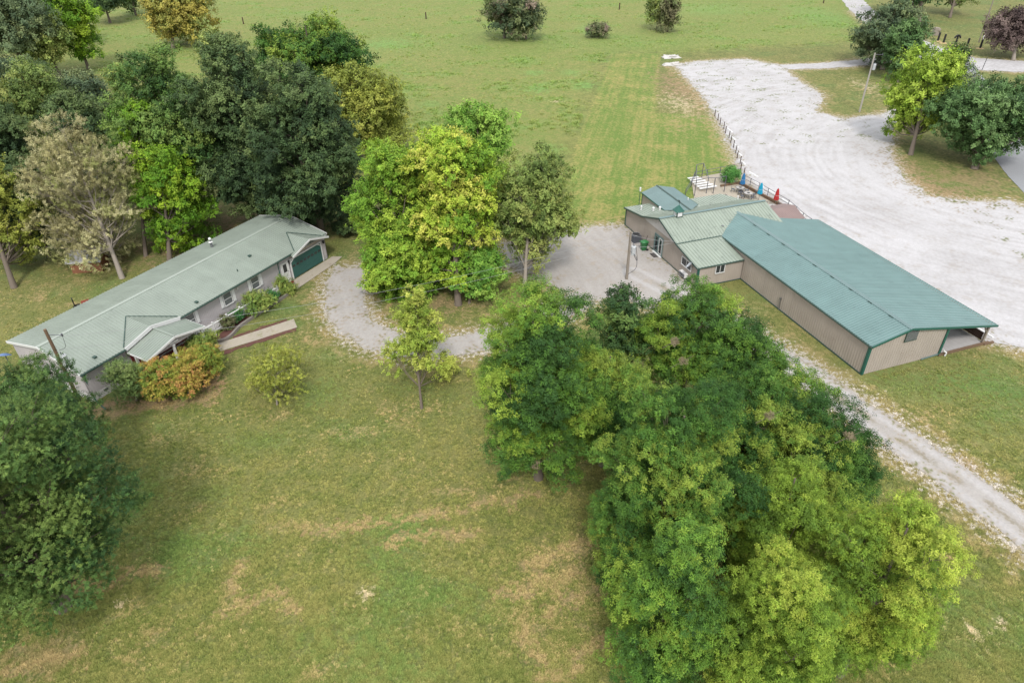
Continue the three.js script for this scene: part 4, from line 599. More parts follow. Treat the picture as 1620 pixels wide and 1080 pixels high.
// ---------------------------------------------------------------- yard things
{
  const c = G(145, 424), t = thing('garden_shed', 'small reddish wooden shed with grey shingle roof under the tan tree', 'shed', [c.x, 0, c.z], 0.1);
  for (let i = 0; i < 7; i++) obj('plank', bx(3.4, 0.2, 2.3, 0, 0.12 + i * 0.21, 0), M.barn, t);
  obj('roof', [slope([V(-2, 1.45, 1.5), V(2, 1.45, 1.5), V(2, 2.5, 0.2), V(-2, 2.5, 0.2)], 0.4, 0.02, 0.03, 0.05)], M.shingle, t); obj('roof', slope([V(-2, 1.8, -1.4), V(2, 1.8, -1.4), V(2, 2.5, 0.2), V(-2, 2.5, 0.2)], 0.4, 0.02, 0.03, 0.05), M.shingle, t);
  obj('ridge_cap', bx(4, 0.05, 0.3, 0, 2.53, 0.2), M.white, t); obj('gable_end', quads([[V(-1.7, 1.55, 1.15), V(-1.7, 1.55, -1.15), V(-1.7, 2.4, 0.2)], [V(1.7, 1.55, 1.15), V(1.7, 1.55, -1.15), V(1.7, 2.4, 0.2)]]), M.barn, t);
  const d = thing('backyard_dish', 'blue grey satellite dish at the far left corner of the house roof', 'satellite dish', inA(-0.6, 2.2, -11.2).toArray(), 0);
  { const g = new THREE.SphereGeometry(0.9, 20, 8, 0, Math.PI * 2, 0, 0.7); g.translate(0, -0.8, 0); g.rotateX(-0.5); obj('reflector', g, std(col(110, 140, 190), { roughness: 0.5, side: THREE.DoubleSide }), d); obj('mast', bar(V(0, -2.2, 0), V(0, 0.1, 0), 0.05), M.greyMetal, d); }
  const m = G(131, 491), mo = thing('lawn_mower', 'red and black riding mower parked behind the house, half hidden by the roof', 'mower', [m.x, 0, m.z], 0.6);
  obj('deck', bx(1.3, 0.25, 1.1, 0, 0.35, 0), M.red, mo); obj('hood', bx(0.8, 0.5, 0.6, 0.5, 0.75, 0), M.red, mo); obj('seat', [bx(0.5, 0.12, 0.5, -0.3, 0.75, 0), bx(0.1, 0.95, 0.5, -0.55, 1.25, 0)], M.black, mo); for (const [x, z, r] of [[0.6, 0.5, 0.2], [0.6, -0.5, 0.2], [-0.5, 0.55, 0.3], [-0.5, -0.55, 0.3]]) obj('wheel', new THREE.CylinderGeometry(r, r, 0.2, 16).rotateX(Math.PI / 2).translate(x, r, z), M.black, mo);
  const k = G(99, 513), ki = thing('yard_trailer', 'small red yard trailer behind the house near the roof edge', 'trailer', [k.x, 0, k.z], 0.9);
  obj('bed', [bx(1.7, 0.06, 1.0, 0, 0.5, 0), bx(1.7, 0.3, 0.05, 0, 0.66, 0.5), bx(1.7, 0.3, 0.05, 0, 0.66, -0.5), bx(0.05, 0.3, 1, 0.85, 0.66, 0)], M.red, ki); obj('drawbar', bar(V(-0.85, 0.45, 0), V(-1.7, 0.4, 0), 0.04), M.black, ki); for (const z of [-0.58, 0.58]) obj('wheel', new THREE.CylinderGeometry(0.26, 0.26, 0.14, 16).rotateX(Math.PI / 2).translate(0.1, 0.26, z), M.black, ki);
  const ch = thing('porch_chair', 'white chair on the dark red porch behind the orange shrubs', 'chair', inA(6.2, 0.5, 2.1).toArray(), AY + 0.2);
  obj('seat', bx(0.55, 0.06, 0.5, 0, 0.42, 0), M.white, ch); obj('backrest', [...[-0.2, -0.1, 0, 0.1, 0.2].map(x => bx(0.06, 0.7, 0.03, x, 0.8, -0.25)), bx(0.55, 0.1, 0.04, 0, 1.15, -0.25)], M.white, ch); for (const [x, z] of [[-0.24, -0.22], [0.24, -0.22], [-0.24, 0.22], [0.24, 0.22]]) obj('leg', bx(0.05, 0.42, 0.05, x, 0.21, z), M.white, ch);
  for (const x of [-0.28, 0.28]) obj('armrest', bx(0.07, 0.04, 0.5, x, 0.66, 0), M.white, ch);
  const hy = thing('standpipe', 'small red standpipe at the garage end of the white railing', 'standpipe', inA(23.75, 0, 1.15).toArray(), 0); obj('pipe', [bar(V(0, 0, 0), V(0, 0.9, 0), 0.1, 0.1, 10), bx(0.34, 0.12, 0.14, 0, 0.82, 0)], std(col(150, 66, 56), { roughness: 0.6 }), hy); obj('lever', bar(V(0, 0.9, 0), V(0.25, 1.1, 0), 0.03), std(col(150, 66, 56), { roughness: 0.6 }), hy);
  // dark bollards by the far road
  const bo = thing('dark_bollard', 'short dark wooden post in a row on the lawn by the far road', 'post', [0, 0, 0], 0, 'dark posts by the far road'); obj('shaft', bar(V(0, 0, 0), V(0, 2.1, 0), 0.26, 0.24, 8), M.black, bo); obj('mulch_ring', new THREE.CylinderGeometry(0.6, 0.95, 0.12, 14).translate(0, 0.06, 0), std(col(206, 180, 130), { roughness: 1 }), bo);
  [[1484, 65], [1493, 68], [1530, 74.5], [1551, 76.5]].forEach(([x, y], i) => { const q = G(x, y), o = i ? bo.clone() : bo; if (i) { o.name = numbered('dark_bollard'); scene.add(o); } o.position.set(q.x, 0, q.z); o.userData.label = ['dark post in the row by the far road, nearest the stump', 'second dark post from the stump in the row by the far road', 'dark post right of the crosspiece post, left of the far utility pole', 'dark post at the far utility pole, last in the row by the far road'][i]; });
  const q5 = G(1512, 71), b5 = bo.clone(); b5.name = numbered('dark_bollard'); scene.add(b5); b5.position.set(q5.x, 0, q5.z); delete b5.userData.group; b5.userData.label = 'dark post with a curved crosspiece, middle of the row by the far road';
  obj('crosspiece', [tubeG([V(-0.75, 1.6, 0), V(-0.4, 2.15, 0), V(0, 2.3, 0), V(0.4, 2.15, 0), V(0.75, 1.6, 0)], 0.2, 16, 6)], M.black, b5);
  const q6 = G(1479, 55), st = thing('tree_stump', 'rough grey brown stump on the lawn beside the row of dark posts', 'stump', [q6.x, 0, q6.z]); obj('trunk', new THREE.CylinderGeometry(0.8, 1.1, 1.8, 12).translate(0, 0.9, 0), M.greyWood, st); obj('burl', [new THREE.SphereGeometry(0.6, 8, 6).translate(0.5, 1.2, 0.4), new THREE.SphereGeometry(0.5, 8, 6).translate(-0.5, 0.8, 0.5)], M.greyWood, st);
  const q7 = G(1549, 68.5), wm = thing('marker_post', 'white marker post at the foot of the far utility pole', 'marker', [q7.x + 0.7, 0, q7.z]); obj('stake', bx(0.28, 2.0, 0.15, 0, 1, 0), M.white, wm); obj('cap', bx(0.3, 0.2, 0.17, 0, 2.05, 0), std(col(230, 170, 90), {}), wm);
  const q8 = G(1554, 111), sp = thing('sign_post', 'thin dark stake beside the far gravel road junction', 'stake', [q8.x, 0, q8.z]); obj('stake', bar(V(0, 0, 0), V(0.2, 2.6, 0), 0.06), M.black, sp); obj('tip', bx(0.14, 0.2, 0.05, 0.2, 2.6, 0), M.greyMetal, sp);
  const fpst = [[674, 30, 'dark fence post alone in the pasture above the yellow maple'], [980, 15, 'dark fence post in the pasture near the top edge'], [1303, 5, 'dark fence post at the pasture edge near the far road'], [385, 38, 'short brown fence post in the pasture beside the orange tree']];
  for (const [x, y, lab] of fpst) { const q = G(x, y), o = thing('pasture_post', lab, 'post', [q.x, 0, q.z]); obj('shaft', bar(V(0, 0, 0), V(0, 1.9, 0), 0.2, 0.17, 8), M.darkWood, o); obj('cap', new THREE.CylinderGeometry(0.1, 0.18, 0.12, 8).translate(0, 1.95, 0), M.darkWood, o); }
}
// ---------------------------------------------------------------- trees and shrubs
// sprays of leaves: kind sets leaf length and width, droop and count
function spray(kind, seed) {
  const r = rng(seed), p = [], nrm = []; const K = { broad: [13, 0.42, 0.26, 0.25], narrow: [15, 0.5, 0.15, 0.0], fine: [16, 0.34, 0.17, 0.3], pear: [12, 0.4, 0.28, 0.45] }[kind];
  for (let i = 0; i < K[0]; i++) {
    const t = (i + r()) / K[0], az = i * 2.4 + r() * 0.8, up = K[3] + 0.5 * (r() - 0.35) + (i === K[0] - 1 ? 1 : 0), base = V((r() - 0.5) * 0.3, -0.35 + 0.75 * t, (r() - 0.5) * 0.3);
    const dir = V(Math.cos(az), up, Math.sin(az)).normalize(), side = V(-Math.sin(az), (r() - 0.5) * 1.0, Math.cos(az)).normalize(), l = K[1] * (0.7 + 0.6 * r()), w = K[2] * (0.8 + 0.4 * r()), fold = dir.clone().cross(side).multiplyScalar(0.18 * w * (r() < 0.5 ? 1 : -1));
    const a = base.clone().addScaledVector(dir, 0.05), m1 = base.clone().addScaledVector(dir, l * 0.5).addScaledVector(side, w / 2).add(fold), m2 = base.clone().addScaledVector(dir, l * 0.5).addScaledVector(side, -w / 2).add(fold), e = base.clone().addScaledVector(dir, l).add(V(0, -0.08, 0));
    for (const q of [a, m1, e, a, e, m2]) p.push(q.x, q.y, q.z);
  }
  const g = new THREE.BufferGeometry(); g.setAttribute('position', new THREE.Float32BufferAttribute(p, 3)); g.computeVertexNormals(); return g;
}
const SPRAY = { broad: spray('broad', 1), narrow: spray('narrow', 2), fine: spray('fine', 3), pear: spray('pear', 4) };
const leafMat = new THREE.MeshPhysicalMaterial({ color: 0xffffff, roughness: 0.62, transmission: 0.16, thickness: 0, side: THREE.DoubleSide, specularIntensity: 0.4 });
const bark = weathered(own(128, 116, 104), own(84, 76, 68), 0.7, { roughness: 0.95 }), barkPale = weathered(own(170, 160, 148), own(124, 114, 104), 0.7, { roughness: 0.95 });
let COPIES = 0; const LEAF = 1.5;
// one crown or bush: ellipsoid at c with half width a and half height b, filled with clumps of sprays
function makeCrown(parent, trunkTop, c, a, b, o) {
  const r = rng(o.seed), { pal, kind = 'broad', dens = 1, s, lump = 0.34, shape = 'round', bare = 0, droop = 0, gap = 0 } = o;
  const clumps = [], cr0 = a * lump, tries = 900, want = o.clumps ?? Math.round(2.9 / (lump * lump) * (b / a > 1.2 ? 1.25 : 1));
  for (let k = 0; k < tries && clumps.length < want; k++) {
    const u = r() * 2 - 1, az = r() * Math.PI * 2, q = Math.sqrt(1 - u * u); if (u < -0.55 && r() < 0.6) continue;
    const rad = 0.45 + 0.55 * Math.sqrt(r()), cr = cr0 * (0.65 + 0.6 * r()) * (shape === 'cone' ? 1.1 - 0.55 * (u * 0.5 + 0.5) : 1), wob = 1 + (o.wob ?? 0.13) * N1(az * 1.3 + o.seed, u * 2 + o.seed * 0.7) * 1.6;
    let prof = 1; if (shape === 'cone') prof = clamp(1.15 - 1.1 * (u * 0.5 + 0.5), 0.06, 1) * 1.25; if (shape === 'vase') prof = 0.75 + 0.4 * (u * 0.5 + 0.5);
    const x = shape === 'cone' ? Math.cos(az) * rad * prof : Math.cos(az) * q * rad * prof, z = shape === 'cone' ? Math.sin(az) * rad * prof : Math.sin(az) * q * rad * prof;
    const pos = V(c.x + x * Math.max(0.1, a - cr * 1.02) * wob, c.y + u * (shape === 'cone' ? 0.97 : rad) * Math.max(0.1, b - cr * 0.85) * wob, c.z + z * Math.max(0.1, a - cr * 1.02) * wob);
    if (clumps.some(m => m.pos.distanceTo(pos) < (m.cr + cr) * 0.5)) continue;
    if (gap && N2(pos.x * 0.5 + o.seed, pos.y * 0.5 + pos.z * 0.3) > 1 - gap) continue;
    clumps.push({ pos, cr, tint: r(), lit: r() });
  }
  // limbs
  if (trunkTop) {
    const { base, top, r0, mat, name = 'trunk' } = trunkTop, geos = [];
    const lean = V((r() - 0.5) * 0.3, 0, (r() - 0.5) * 0.3), pts = []; for (let i = 0; i <= 6; i++) { const t = i / 6; pts.push(base.clone().lerp(top, t).addScaledVector(lean, Math.sin(t * Math.PI))); }
    for (let i = 0; i < 6; i++) geos.push(bar(pts[i], pts[i + 1], r0 * (1 - 0.8 * (i / 6)) * (i ? 1 : 1.25), r0 * (1 - 0.8 * ((i + 1) / 6)), 7));
    for (const m of clumps) {
      const rel = clamp((m.pos.y - base.y) / (top.y - base.y) - 0.12 - 0.25 * r(), 0.22, 0.97), i = Math.min(5, Math.floor(rel * 6)), st = pts[i].clone().lerp(pts[i + 1], rel * 6 - i), mid = st.clone().lerp(m.pos, 0.5); mid.y -= 0.1 * st.distanceTo(m.pos); const rr = r0 * 0.34 * (1 - 0.55 * rel);
      mid.x += (r() - 0.5) * 0.4; mid.z += (r() - 0.5) * 0.4;
      geos.push(bar(st, mid, rr, rr * 0.65, 5), bar(mid, m.pos, rr * 0.65, rr * 0.28, 5));
      const nb = o.twigs ?? 3; for (let k = 0; k < nb; k++) { const e = m.pos.clone().add(V(r() - 0.5, r() * 0.7 - 0.1, r() - 0.5).normalize().multiplyScalar(m.cr * 0.85)); geos.push(bar(mid.clone().lerp(m.pos, 0.5 + 0.4 * r()), e, rr * 0.35, rr * 0.1, 4)); }
    }
    obj(name, geos, mat, parent);
  }
  // rosettes of sprays over each clump
  const list = [], ss = s * 0.74, area = ss * ss * 0.30, rr = s * (o.rosette ?? 1.25);
  for (const m of clumps) {
    const n = Math.max(2, Math.round(dens * 4 * Math.PI * m.cr * m.cr * 0.62 / area * (1 - bare) / 9));
    for (let k = 0; k < n; k++) {
      const u = clamp(r() * 2 - 0.85, -1, 1), az = r() * Math.PI * 2, q = Math.sqrt(Math.max(0, 1 - u * u)), d = V(Math.cos(az) * q, u, Math.sin(az) * q);
      const rad = m.cr * (r() < 0.9 ? 0.8 + 0.34 * r() : 0.4 + 0.4 * r()) * (1 + 0.25 * N3(d.x * 2 + m.tint * 9, d.z * 2 + d.y));
      const rc = m.pos.clone().add(V(d.x * rad * 1.12, d.y * rad * 0.8, d.z * rad * 1.12)), tint = m.tint + (r() - 0.5) * 0.5, rs = rr * (0.6 + 0.6 * r()), nn = 6 + Math.floor(r() * 7);
      for (let h = 0; h < nn; h++) { const e = V(r() - 0.5, r() - 0.35, r() - 0.5).multiplyScalar(2).clampLength(0, 1); list.push([tint, rc.clone().add(V(e.x * rs, e.y * rs * 0.6 - droop * rs * 0.5 * e.lengthSq(), e.z * rs)), d.clone().multiplyScalar(0.6).add(e.multiplyScalar(0.7))]); }
    }
  }
  const mesh = new THREE.InstancedMesh(SPRAY[kind], leafMat, list.length); mesh.name = o.crownName ?? 'crown'; mesh.castShadow = mesh.receiveShadow = true; mesh.userData.kind = 'stuff';
  const M4 = new THREE.Matrix4(), Q = new THREE.Quaternion(), Q2 = new THREE.Quaternion(), Y = V(0, 1, 0), cc = new THREE.Color();
  const P = pal.map(q => own(q[0] * 0.97, q[1] * 0.985, q[2] * 1.12, LEAF));
  list.forEach(([tint, pos, d], i) => {
    const dir = V(d.x * 0.7 + (r() - 0.5) * 0.9, d.y * 0.5 + 0.55 - droop + (r() - 0.5) * 0.7, d.z * 0.7 + (r() - 0.5) * 0.9).normalize();
    Q.setFromUnitVectors(Y, dir).multiply(Q2.setFromAxisAngle(Y, r() * 6.28)); const sz = ss * (0.75 + 0.55 * r());
    mesh.setMatrixAt(i, M4.compose(pos, Q, V(sz, sz, sz)));
    // leaf colour: each clump leans to one tone of the species, single sprays stray
    const t = clamp(tint + (r() - 0.5) * 0.4, 0, 0.999) * (P.length - 1), j = Math.floor(t), f = t - j, g = 0.7 + 0.6 * r();
    cc.setRGB(...[0, 1, 2].map(k => Math.min(0.8, lerp(P[j][k], P[j + 1][k], f) * g))); mesh.setColorAt(i, cc);
  });
  COPIES += list.length; parent.add(mesh); return clumps;
}
// crown given by its outline box in the survey photo; foot given by pixel or hanging `low` metres above the ground
function place(box, low, foot) {
  const cx = (box[0] + box[2]) / 2, cy = (box[1] + box[3]) / 2, d = rayDir(cx, cy), hw = (box[2] - box[0]) / 2, hh = (box[3] - box[1]) / 2, sinD = -d.y / d.length(), cosD = Math.sqrt(1 - sinD * sinD);
  let hc = 6, a = 1, b = 1, c, depth;
  const solve = () => { depth = c.clone().sub(camera.position).dot(FWD); a = hw * depth / FPX; const ry = hh * depth / FPX; b = Math.sqrt(Math.max(ry * ry - (a * sinD) ** 2, (0.45 * a) ** 2)) / cosD; };
  if (foot) { const f = G(...foot), dep = f.clone().sub(camera.position).dot(FWD); c = camera.position.clone().addScaledVector(d, dep / d.dot(FWD)); solve(); return { c, a, b, depth, foot: f }; }
  for (let i = 0; i < 40; i++) { c = G(cx, cy, hc); solve(); hc = lerp(hc, low + b, 0.5); }
  return { c, a, b, depth, foot: V(c.x, 0, c.z) };
}
let SEED = 100;
const PAL = {
  pecan: [[56, 88, 36], [82, 118, 42], [108, 142, 46], [144, 164, 56]], pecanY: [[92, 120, 38], [122, 148, 46], [144, 164, 54], [170, 180, 66]], pecanD: [[50, 84, 32], [68, 104, 36], [94, 128, 44], [138, 154, 54]], mid: [[56, 86, 38], [80, 110, 46], [104, 132, 56], [128, 148, 64]],
  oak: [[52, 80, 38], [74, 104, 46], [96, 122, 54], [116, 136, 60]], oakD: [[52, 72, 40], [72, 94, 50], [92, 112, 58], [110, 126, 66]], greyG: [[72, 90, 58], [96, 114, 72], [116, 130, 78], [132, 140, 82]],
  maple: [[114, 152, 44], [150, 178, 52], [176, 190, 62], [196, 192, 82]], mapleG: [[88, 132, 44], [120, 160, 56], [150, 178, 70]], olive: [[96, 116, 52], [124, 142, 64], [148, 160, 76], [164, 168, 84]], lime: [[84, 124, 30], [116, 152, 36], [150, 172, 44]],
  tan: [[154, 146, 88], [172, 164, 106], [184, 177, 118], [148, 150, 80]], yolive: [[122, 132, 50], [152, 158, 60], [170, 170, 70], [140, 150, 60]], orange: [[158, 146, 62], [170, 158, 68], [140, 148, 68], [112, 128, 62]],
  sap: [[128, 150, 52], [156, 172, 62], [178, 182, 76]], mapleL: [[98, 138, 40], [128, 162, 48], [158, 178, 58]], vine: [[96, 92, 60], [116, 110, 72], [108, 120, 64]], yel: [[122, 150, 46], [146, 170, 54], [166, 184, 66]], pear: [[70, 98, 50], [92, 122, 62], [116, 142, 76]], purple: [[88, 72, 62], [110, 92, 78], [126, 110, 90]],
  burn: [[120, 142, 54], [150, 158, 58], [172, 164, 64], [186, 160, 72], [194, 142, 80]], bush: [[92, 116, 60], [118, 138, 68], [136, 150, 78]], box: [[44, 92, 44], [60, 112, 52], [84, 130, 60]], ybush: [[104, 130, 54], [138, 156, 66], [164, 170, 80]], scrub: [[66, 82, 50], [92, 106, 62], [120, 128, 72], [140, 122, 96]], reed: [[70, 120, 50], [96, 148, 62], [124, 168, 80]],
};
function tree(name, label, box, pal, o = {}) {
  const q = place(box, o.low ?? 2, o.foot), seed = ++SEED, t = thing(name, label, o.cat ?? 'tree', [q.foot.x, 0, q.foot.z], 0, o.group);
  const s = clamp(q.depth * 0.0105 * (o.size ?? 1), 0.3, 2.2), c = q.c.clone().sub(q.foot), base = V(0, -0.1, 0), top = V(c.x, c.y + q.b * 0.72, c.z);
  makeCrown(t, { base, top, r0: o.r0 ?? clamp(q.a * 0.055 + 0.05, 0.08, 0.45), mat: o.pale ? barkPale : bark }, c, q.a, q.b, { seed, pal: PAL[pal], s, ...o });
  return { ...q, t };
}
function shrub(name, label, box, pal, o = {}) {
  const q = place(box, o.low ?? 0.05, o.foot), seed = ++SEED, t = thing(name, label, o.cat ?? 'shrub', [q.foot.x, 0, q.foot.z], 0, o.group);
  const s = clamp(q.depth * 0.0075 * (o.size ?? 1), 0.22, 1.4), c = q.c.clone().sub(q.foot), top = V(c.x, c.y + q.b * 0.4, c.z);
  makeCrown(t, { base: V(0, -0.05, 0), top, r0: 0.05 + q.a * 0.02, mat: bark, name: 'stem' }, c, q.a, q.b, { seed, pal: PAL[pal], s, lump: 0.42, twigs: 1, crownName: 'foliage', wob: 0.08, ...o });
  return { ...q, t };
}
const T = tree;
// big pecans in the foreground right
T('pecan_tree', 'broad mid green pecan tree, leftmost of the foreground clump, above the open lawn', [738, 462, 968, 768], 'pecan', { kind: 'narrow', low: 1.2, lump: 0.3 });
T('pecan_tree', 'narrow dark green tree just in front of the yard pole', [936, 438, 1026, 640], 'oak', { low: 0.5, lump: 0.4 });
T('pecan_tree', 'shaded dark tree filling the gap behind the leftmost pecan', [890, 530, 1030, 740], 'pecanD', { kind: 'narrow', low: 0.8 });
T('pecan_tree', 'light green pecan tree in front of the bar, its twigs reaching the bar wall', [1000, 432, 1185, 630], 'pecan', { kind: 'narrow', low: 2, gap: 0.35, dens: 0.8 });
T('pecan_tree', 'loose green pecan tree between the bar pecan and the driveway bend', [1090, 500, 1250, 680], 'pecan', { kind: 'narrow', low: 2, gap: 0.25 });
T('pecan_tree', 'largest dark green pecan tree in the middle of the foreground clump', [935, 600, 1190, 960], 'pecanD', { kind: 'narrow', low: 1, lump: 0.3 });
T('pecan_tree', 'dark green pecan with yellow tips reaching over the gravel driveway', [1060, 572, 1364, 845], 'pecanD', { kind: 'narrow', low: 1.5, lump: 0.3 });
T('pecan_tree', 'dark pecan low behind the yellow green ones beside the driveway', [1265, 670, 1392, 830], 'pecanD', { kind: 'narrow', low: 1 });
T('pecan_tree', 'tall yellow green pecan spire rising in the centre of the foreground clump', [1150, 712, 1310, 985], 'pecanY', { kind: 'narrow', low: 1, lump: 0.4 });
T('pecan_tree', 'bright green pecan at the lower left corner of the foreground clump', [955, 838, 1150, 1120], 'pecan', { kind: 'narrow', low: 0.8, size: 1.1 });
T('pecan_tree', 'yellow green pecan at the right end of the clump beside the worn lawn', [1285, 775, 1492, 1100], 'pecanY', { kind: 'narrow', low: 0.8, lump: 0.3 });
T('pecan_tree', 'yellow green pecan at the bottom middle of the foreground clump', [1110, 870, 1335, 1180], 'pecanY', { kind: 'narrow', low: 0.6, lump: 0.32, gap: 0.2 });
T('pecan_tree', 'dark green pecan low on the left edge of the foreground clump', [940, 800, 1060, 1000], 'pecanD', { kind: 'narrow', low: 0.5 });
// oak at the left
T('oak_tree', 'huge dark green oak at the left edge in front of the house gable', [-195, 590, 206, 1040], 'oak', { kind: 'fine', low: 0.2, lump: 0.27 });
T('oak_tree', 'smaller oak crown rising against the house gable at the left', [-60, 566, 152, 770], 'oak', { kind: 'fine', low: 1.5, gap: 0.2, lump: 0.27 });
// trees inside the loop
T('yellow_maple', 'tall bright yellow green maple in the drive loop with pale stones at its foot', [636, 193, 800, 488], 'maple', { foot: [725, 482], lump: 0.27, twigs: 4, r0: 0.36 });
T('green_maple', 'lower green maple crown at the front left of the tall yellow maple', [565, 360, 700, 492], 'mapleL', { foot: [652, 478], lump: 0.3, r0: 0.2 });
T('green_maple', 'low yellow green maple crown at the right foot of the tall yellow maple', [715, 392, 800, 482], 'mapleG', { foot: [742, 480], lump: 0.36, r0: 0.12 });
T('yellow_maple', 'yellow green maple with orange tinged leaves on the garage side of the loop', [545, 225, 690, 440], 'mapleL', { foot: [650, 472], lump: 0.3 });
T('green_maple', 'fresh green upright maple behind the tall yellow maple', [700, 160, 815, 330], 'mapleG', { foot: [765, 395], lump: 0.28 });
T('olive_tree', 'olive green tree with open bare trunk beside the gravel yard', [772, 236, 920, 442], 'olive', { foot: [829, 467], lump: 0.26, gap: 0.3, dens: 0.7, r0: 0.25, pale: true });
T('sapling', 'slender conical yellow green sapling on the lawn below the drive loop', [606, 455, 720, 612], 'sap', { foot: [667, 646], shape: 'cone', lump: 0.26, clumps: 42, dens: 0.8, r0: 0.12, size: 0.9 });
T('sapling', 'small round sparse yellow sapling on the lawn near the orange shrubs', [382, 540, 491, 636], 'yolive', { foot: [438, 641], lump: 0.26, dens: 0.34, gap: 0.2, r0: 0.08, kind: 'fine', pale: true, size: 0.75 });
// wood behind the house
T('bare_tree', 'drying tan tree with pale branches behind the left end of the house', [50, 192, 240, 440], 'tan', { foot: [193, 440], lump: 0.24, dens: 0.5, pale: true, twigs: 8, kind: 'fine', r0: 0.28, size: 0.85 });
T('backyard_tree', 'yellow green tree at the left edge beside the shed', [-70, 250, 65, 430], 'yolive', { foot: [22, 455], lump: 0.28, gap: 0.2, dens: 0.8 });
T('lime_tree', 'bright lime green young tree between the tan tree and the house', [218, 232, 332, 408], 'lime', { foot: [268, 414], lump: 0.3, wob: 0.25 });
T('lime_tree', 'yellowish green tree top left of the big dark oaks', [190, 165, 272, 330], 'lime', { foot: [230, 405], lump: 0.34 });
T('wood_tree', 'mid green tree right behind the lime green young tree', [185, 92, 372, 352], 'mid', { low: 0.2, lump: 0.3 });
T('wood_tree', 'large dark grey green oak behind the middle of the house roof', [288, 70, 474, 350], 'oakD', { low: 0.2, lump: 0.27 });
T('wood_tree', 'large dark oak hanging over the garage end of the house', [392, 103, 576, 380], 'oakD', { low: 0.2, lump: 0.27 });
T('wood_tree', 'dense dark dome shaped tree top behind the large oaks', [405, 22, 583, 190], 'pecanD', { low: 2, lump: 0.25 });
T('wood_tree', 'yellow olive tree right of the dark oaks with a bare forked limb', [495, 92, 648, 262], 'yolive', { foot: [575, 272], lump: 0.28, twigs: 4 });
T('wood_tree', 'grey green tree between the tan tree and the pasture', [78, 112, 192, 240], 'greyG', { low: 2 });
T('wood_tree', 'grey green tree in front of the olive tree at the far left', [-20, 90, 85, 220], 'greyG', { low: 2 });
T('wood_tree', 'olive green round tree left of the grey green one', [0, 100, 120, 270], 'olive', { low: 2 });
T('wood_tree', 'deep green tree low behind the tan tree', [90, 150, 200, 330], 'oakD', { low: 1 });
T('wood_tree', 'dark shaded tree at the left edge behind the yellow green tree', [-80, 130, 60, 330], 'oakD', { low: 1 });
T('wood_tree', 'small dark tree beside the shed under the tan tree', [-10, 240, 90, 400], 'oakD', { low: 1, gap: 0.3 });
T('wood_tree', 'broad muted green tree in the top left corner', [-60, -30, 80, 110], 'greyG', { low: 2 });
T('wood_tree', 'olive tree with dark flank in the upper left wood', [30, 28, 115, 105], 'olive', { low: 2 });
T('wood_tree', 'fresh green tree at the pasture edge of the upper left wood', [78, -20, 150, 92], 'lime', { low: 2 });
T('wood_tree', 'dark tree behind the olive one in the upper left wood', [20, -40, 110, 60], 'oakD', { low: 2 });
T('far_tree', 'dark far tree at the pasture corner along the top edge', [130, -40, 190, 28], 'oakD', { low: 1 });
T('far_tree', 'dark far tree right of its neighbour along the top edge', [178, -45, 228, 16], 'oakD', { low: 1 });
T('far_tree', 'pale green far tree behind the upper left wood', [-30, -60, 60, 10], 'greyG', { low: 1 });
T('orange_tree', 'lone orange tinged tree standing in the pasture near the top left', [228, -28, 333, 66], 'orange', { foot: [273, 78], lump: 0.3, gap: 0.15 });
T('wood_tree', 'small green tree top peeping over the wood below the pasture', [318, 55, 362, 120], 'olive', { low: 1 });
T('wood_tree', 'small dark green tree top at the pasture edge above the lime one', [176, 100, 204, 150], 'olive', { low: 1 });
// right side
T('lot_tree', 'round grey green tree at the far end of the gravel lot', [1356, 4, 1455, 106], 'greyG', { foot: [1396, 110], lump: 0.28 });
T('lot_tree', 'dark green tree leaning on the round grey green tree by the lot', [1402, 36, 1462, 124], 'pear', { foot: [1420, 132] });
T('lot_tree', 'bright yellow green tree on the bare island in the gravel lot', [1406, 76, 1512, 228], 'yel', { foot: [1441, 245], lump: 0.28, gap: 0.15 });
T('pear_tree', 'wide dark green pear tree on the bare island in the gravel lot', [1478, 125, 1645, 258], 'pear', { foot: [1542, 267], kind: 'pear', lump: 0.25, twigs: 3, shape: 'vase' });
T('lot_tree', 'slim dark green tree behind the bright yellow green one', [1483, 74, 1530, 140], 'oakD', { foot: [1500, 180], lump: 0.34 });
T('lot_tree', 'small grey green bush like tree behind the pear tree', [1488, 112, 1545, 180], 'greyG', { foot: [1515, 185], lump: 0.34 });
T('road_tree', 'dark green forked tree by the road at the top right', [1428, -60, 1482, 16], 'oak', { foot: [1455, 36], r0: 0.45 });
T('road_tree', 'tree with slanting trunk by the road at the top edge', [1490, -60, 1545, 6], 'olive', { foot: [1503, 28], r0: 0.4 });
T('road_tree', 'pale trunked tree half behind the forked one at the top edge', [1400, -60, 1462, 8], 'oak', { foot: [1444, 27], pale: true, r0: 0.35 });
T('purple_tree', 'purple leaved tree near the far road junction at the right edge', [1568, 15, 1650, 78], 'purple', { foot: [1604, 95], lump: 0.3, r0: 0.4, pale: true, gap: 0.15 });
// pasture scrub
T('scrub_tree', 'large tangled scrub thicket in the pasture at the top', [765, -10, 830, 58], 'scrub', { low: 0, lump: 0.34, cat: 'thicket', twigs: 4, dens: 0.8 });
T('scrub_tree', 'right half of the tangled pasture thicket with bare stems', [808, -2, 856, 60], 'scrub', { low: 0, lump: 0.34, cat: 'thicket', twigs: 4, dens: 0.8 });
shrub('pasture_shrub', 'small dark shrub in the pasture between the thicket and the ivy post', [932, 40, 962, 58], 'scrub');
T('scrub_tree', 'narrow green ivy covered snag in the pasture near the top', [1032, -12, 1052, 44], 'olive', { low: 0, cat: 'snag', lump: 0.5 });
T('scrub_tree', 'brown vine covered snag beside the green ivy one in the pasture', [1046, -6, 1072, 48], 'vine', { low: 0, cat: 'snag', lump: 0.5, dens: 0.6, twigs: 5 });
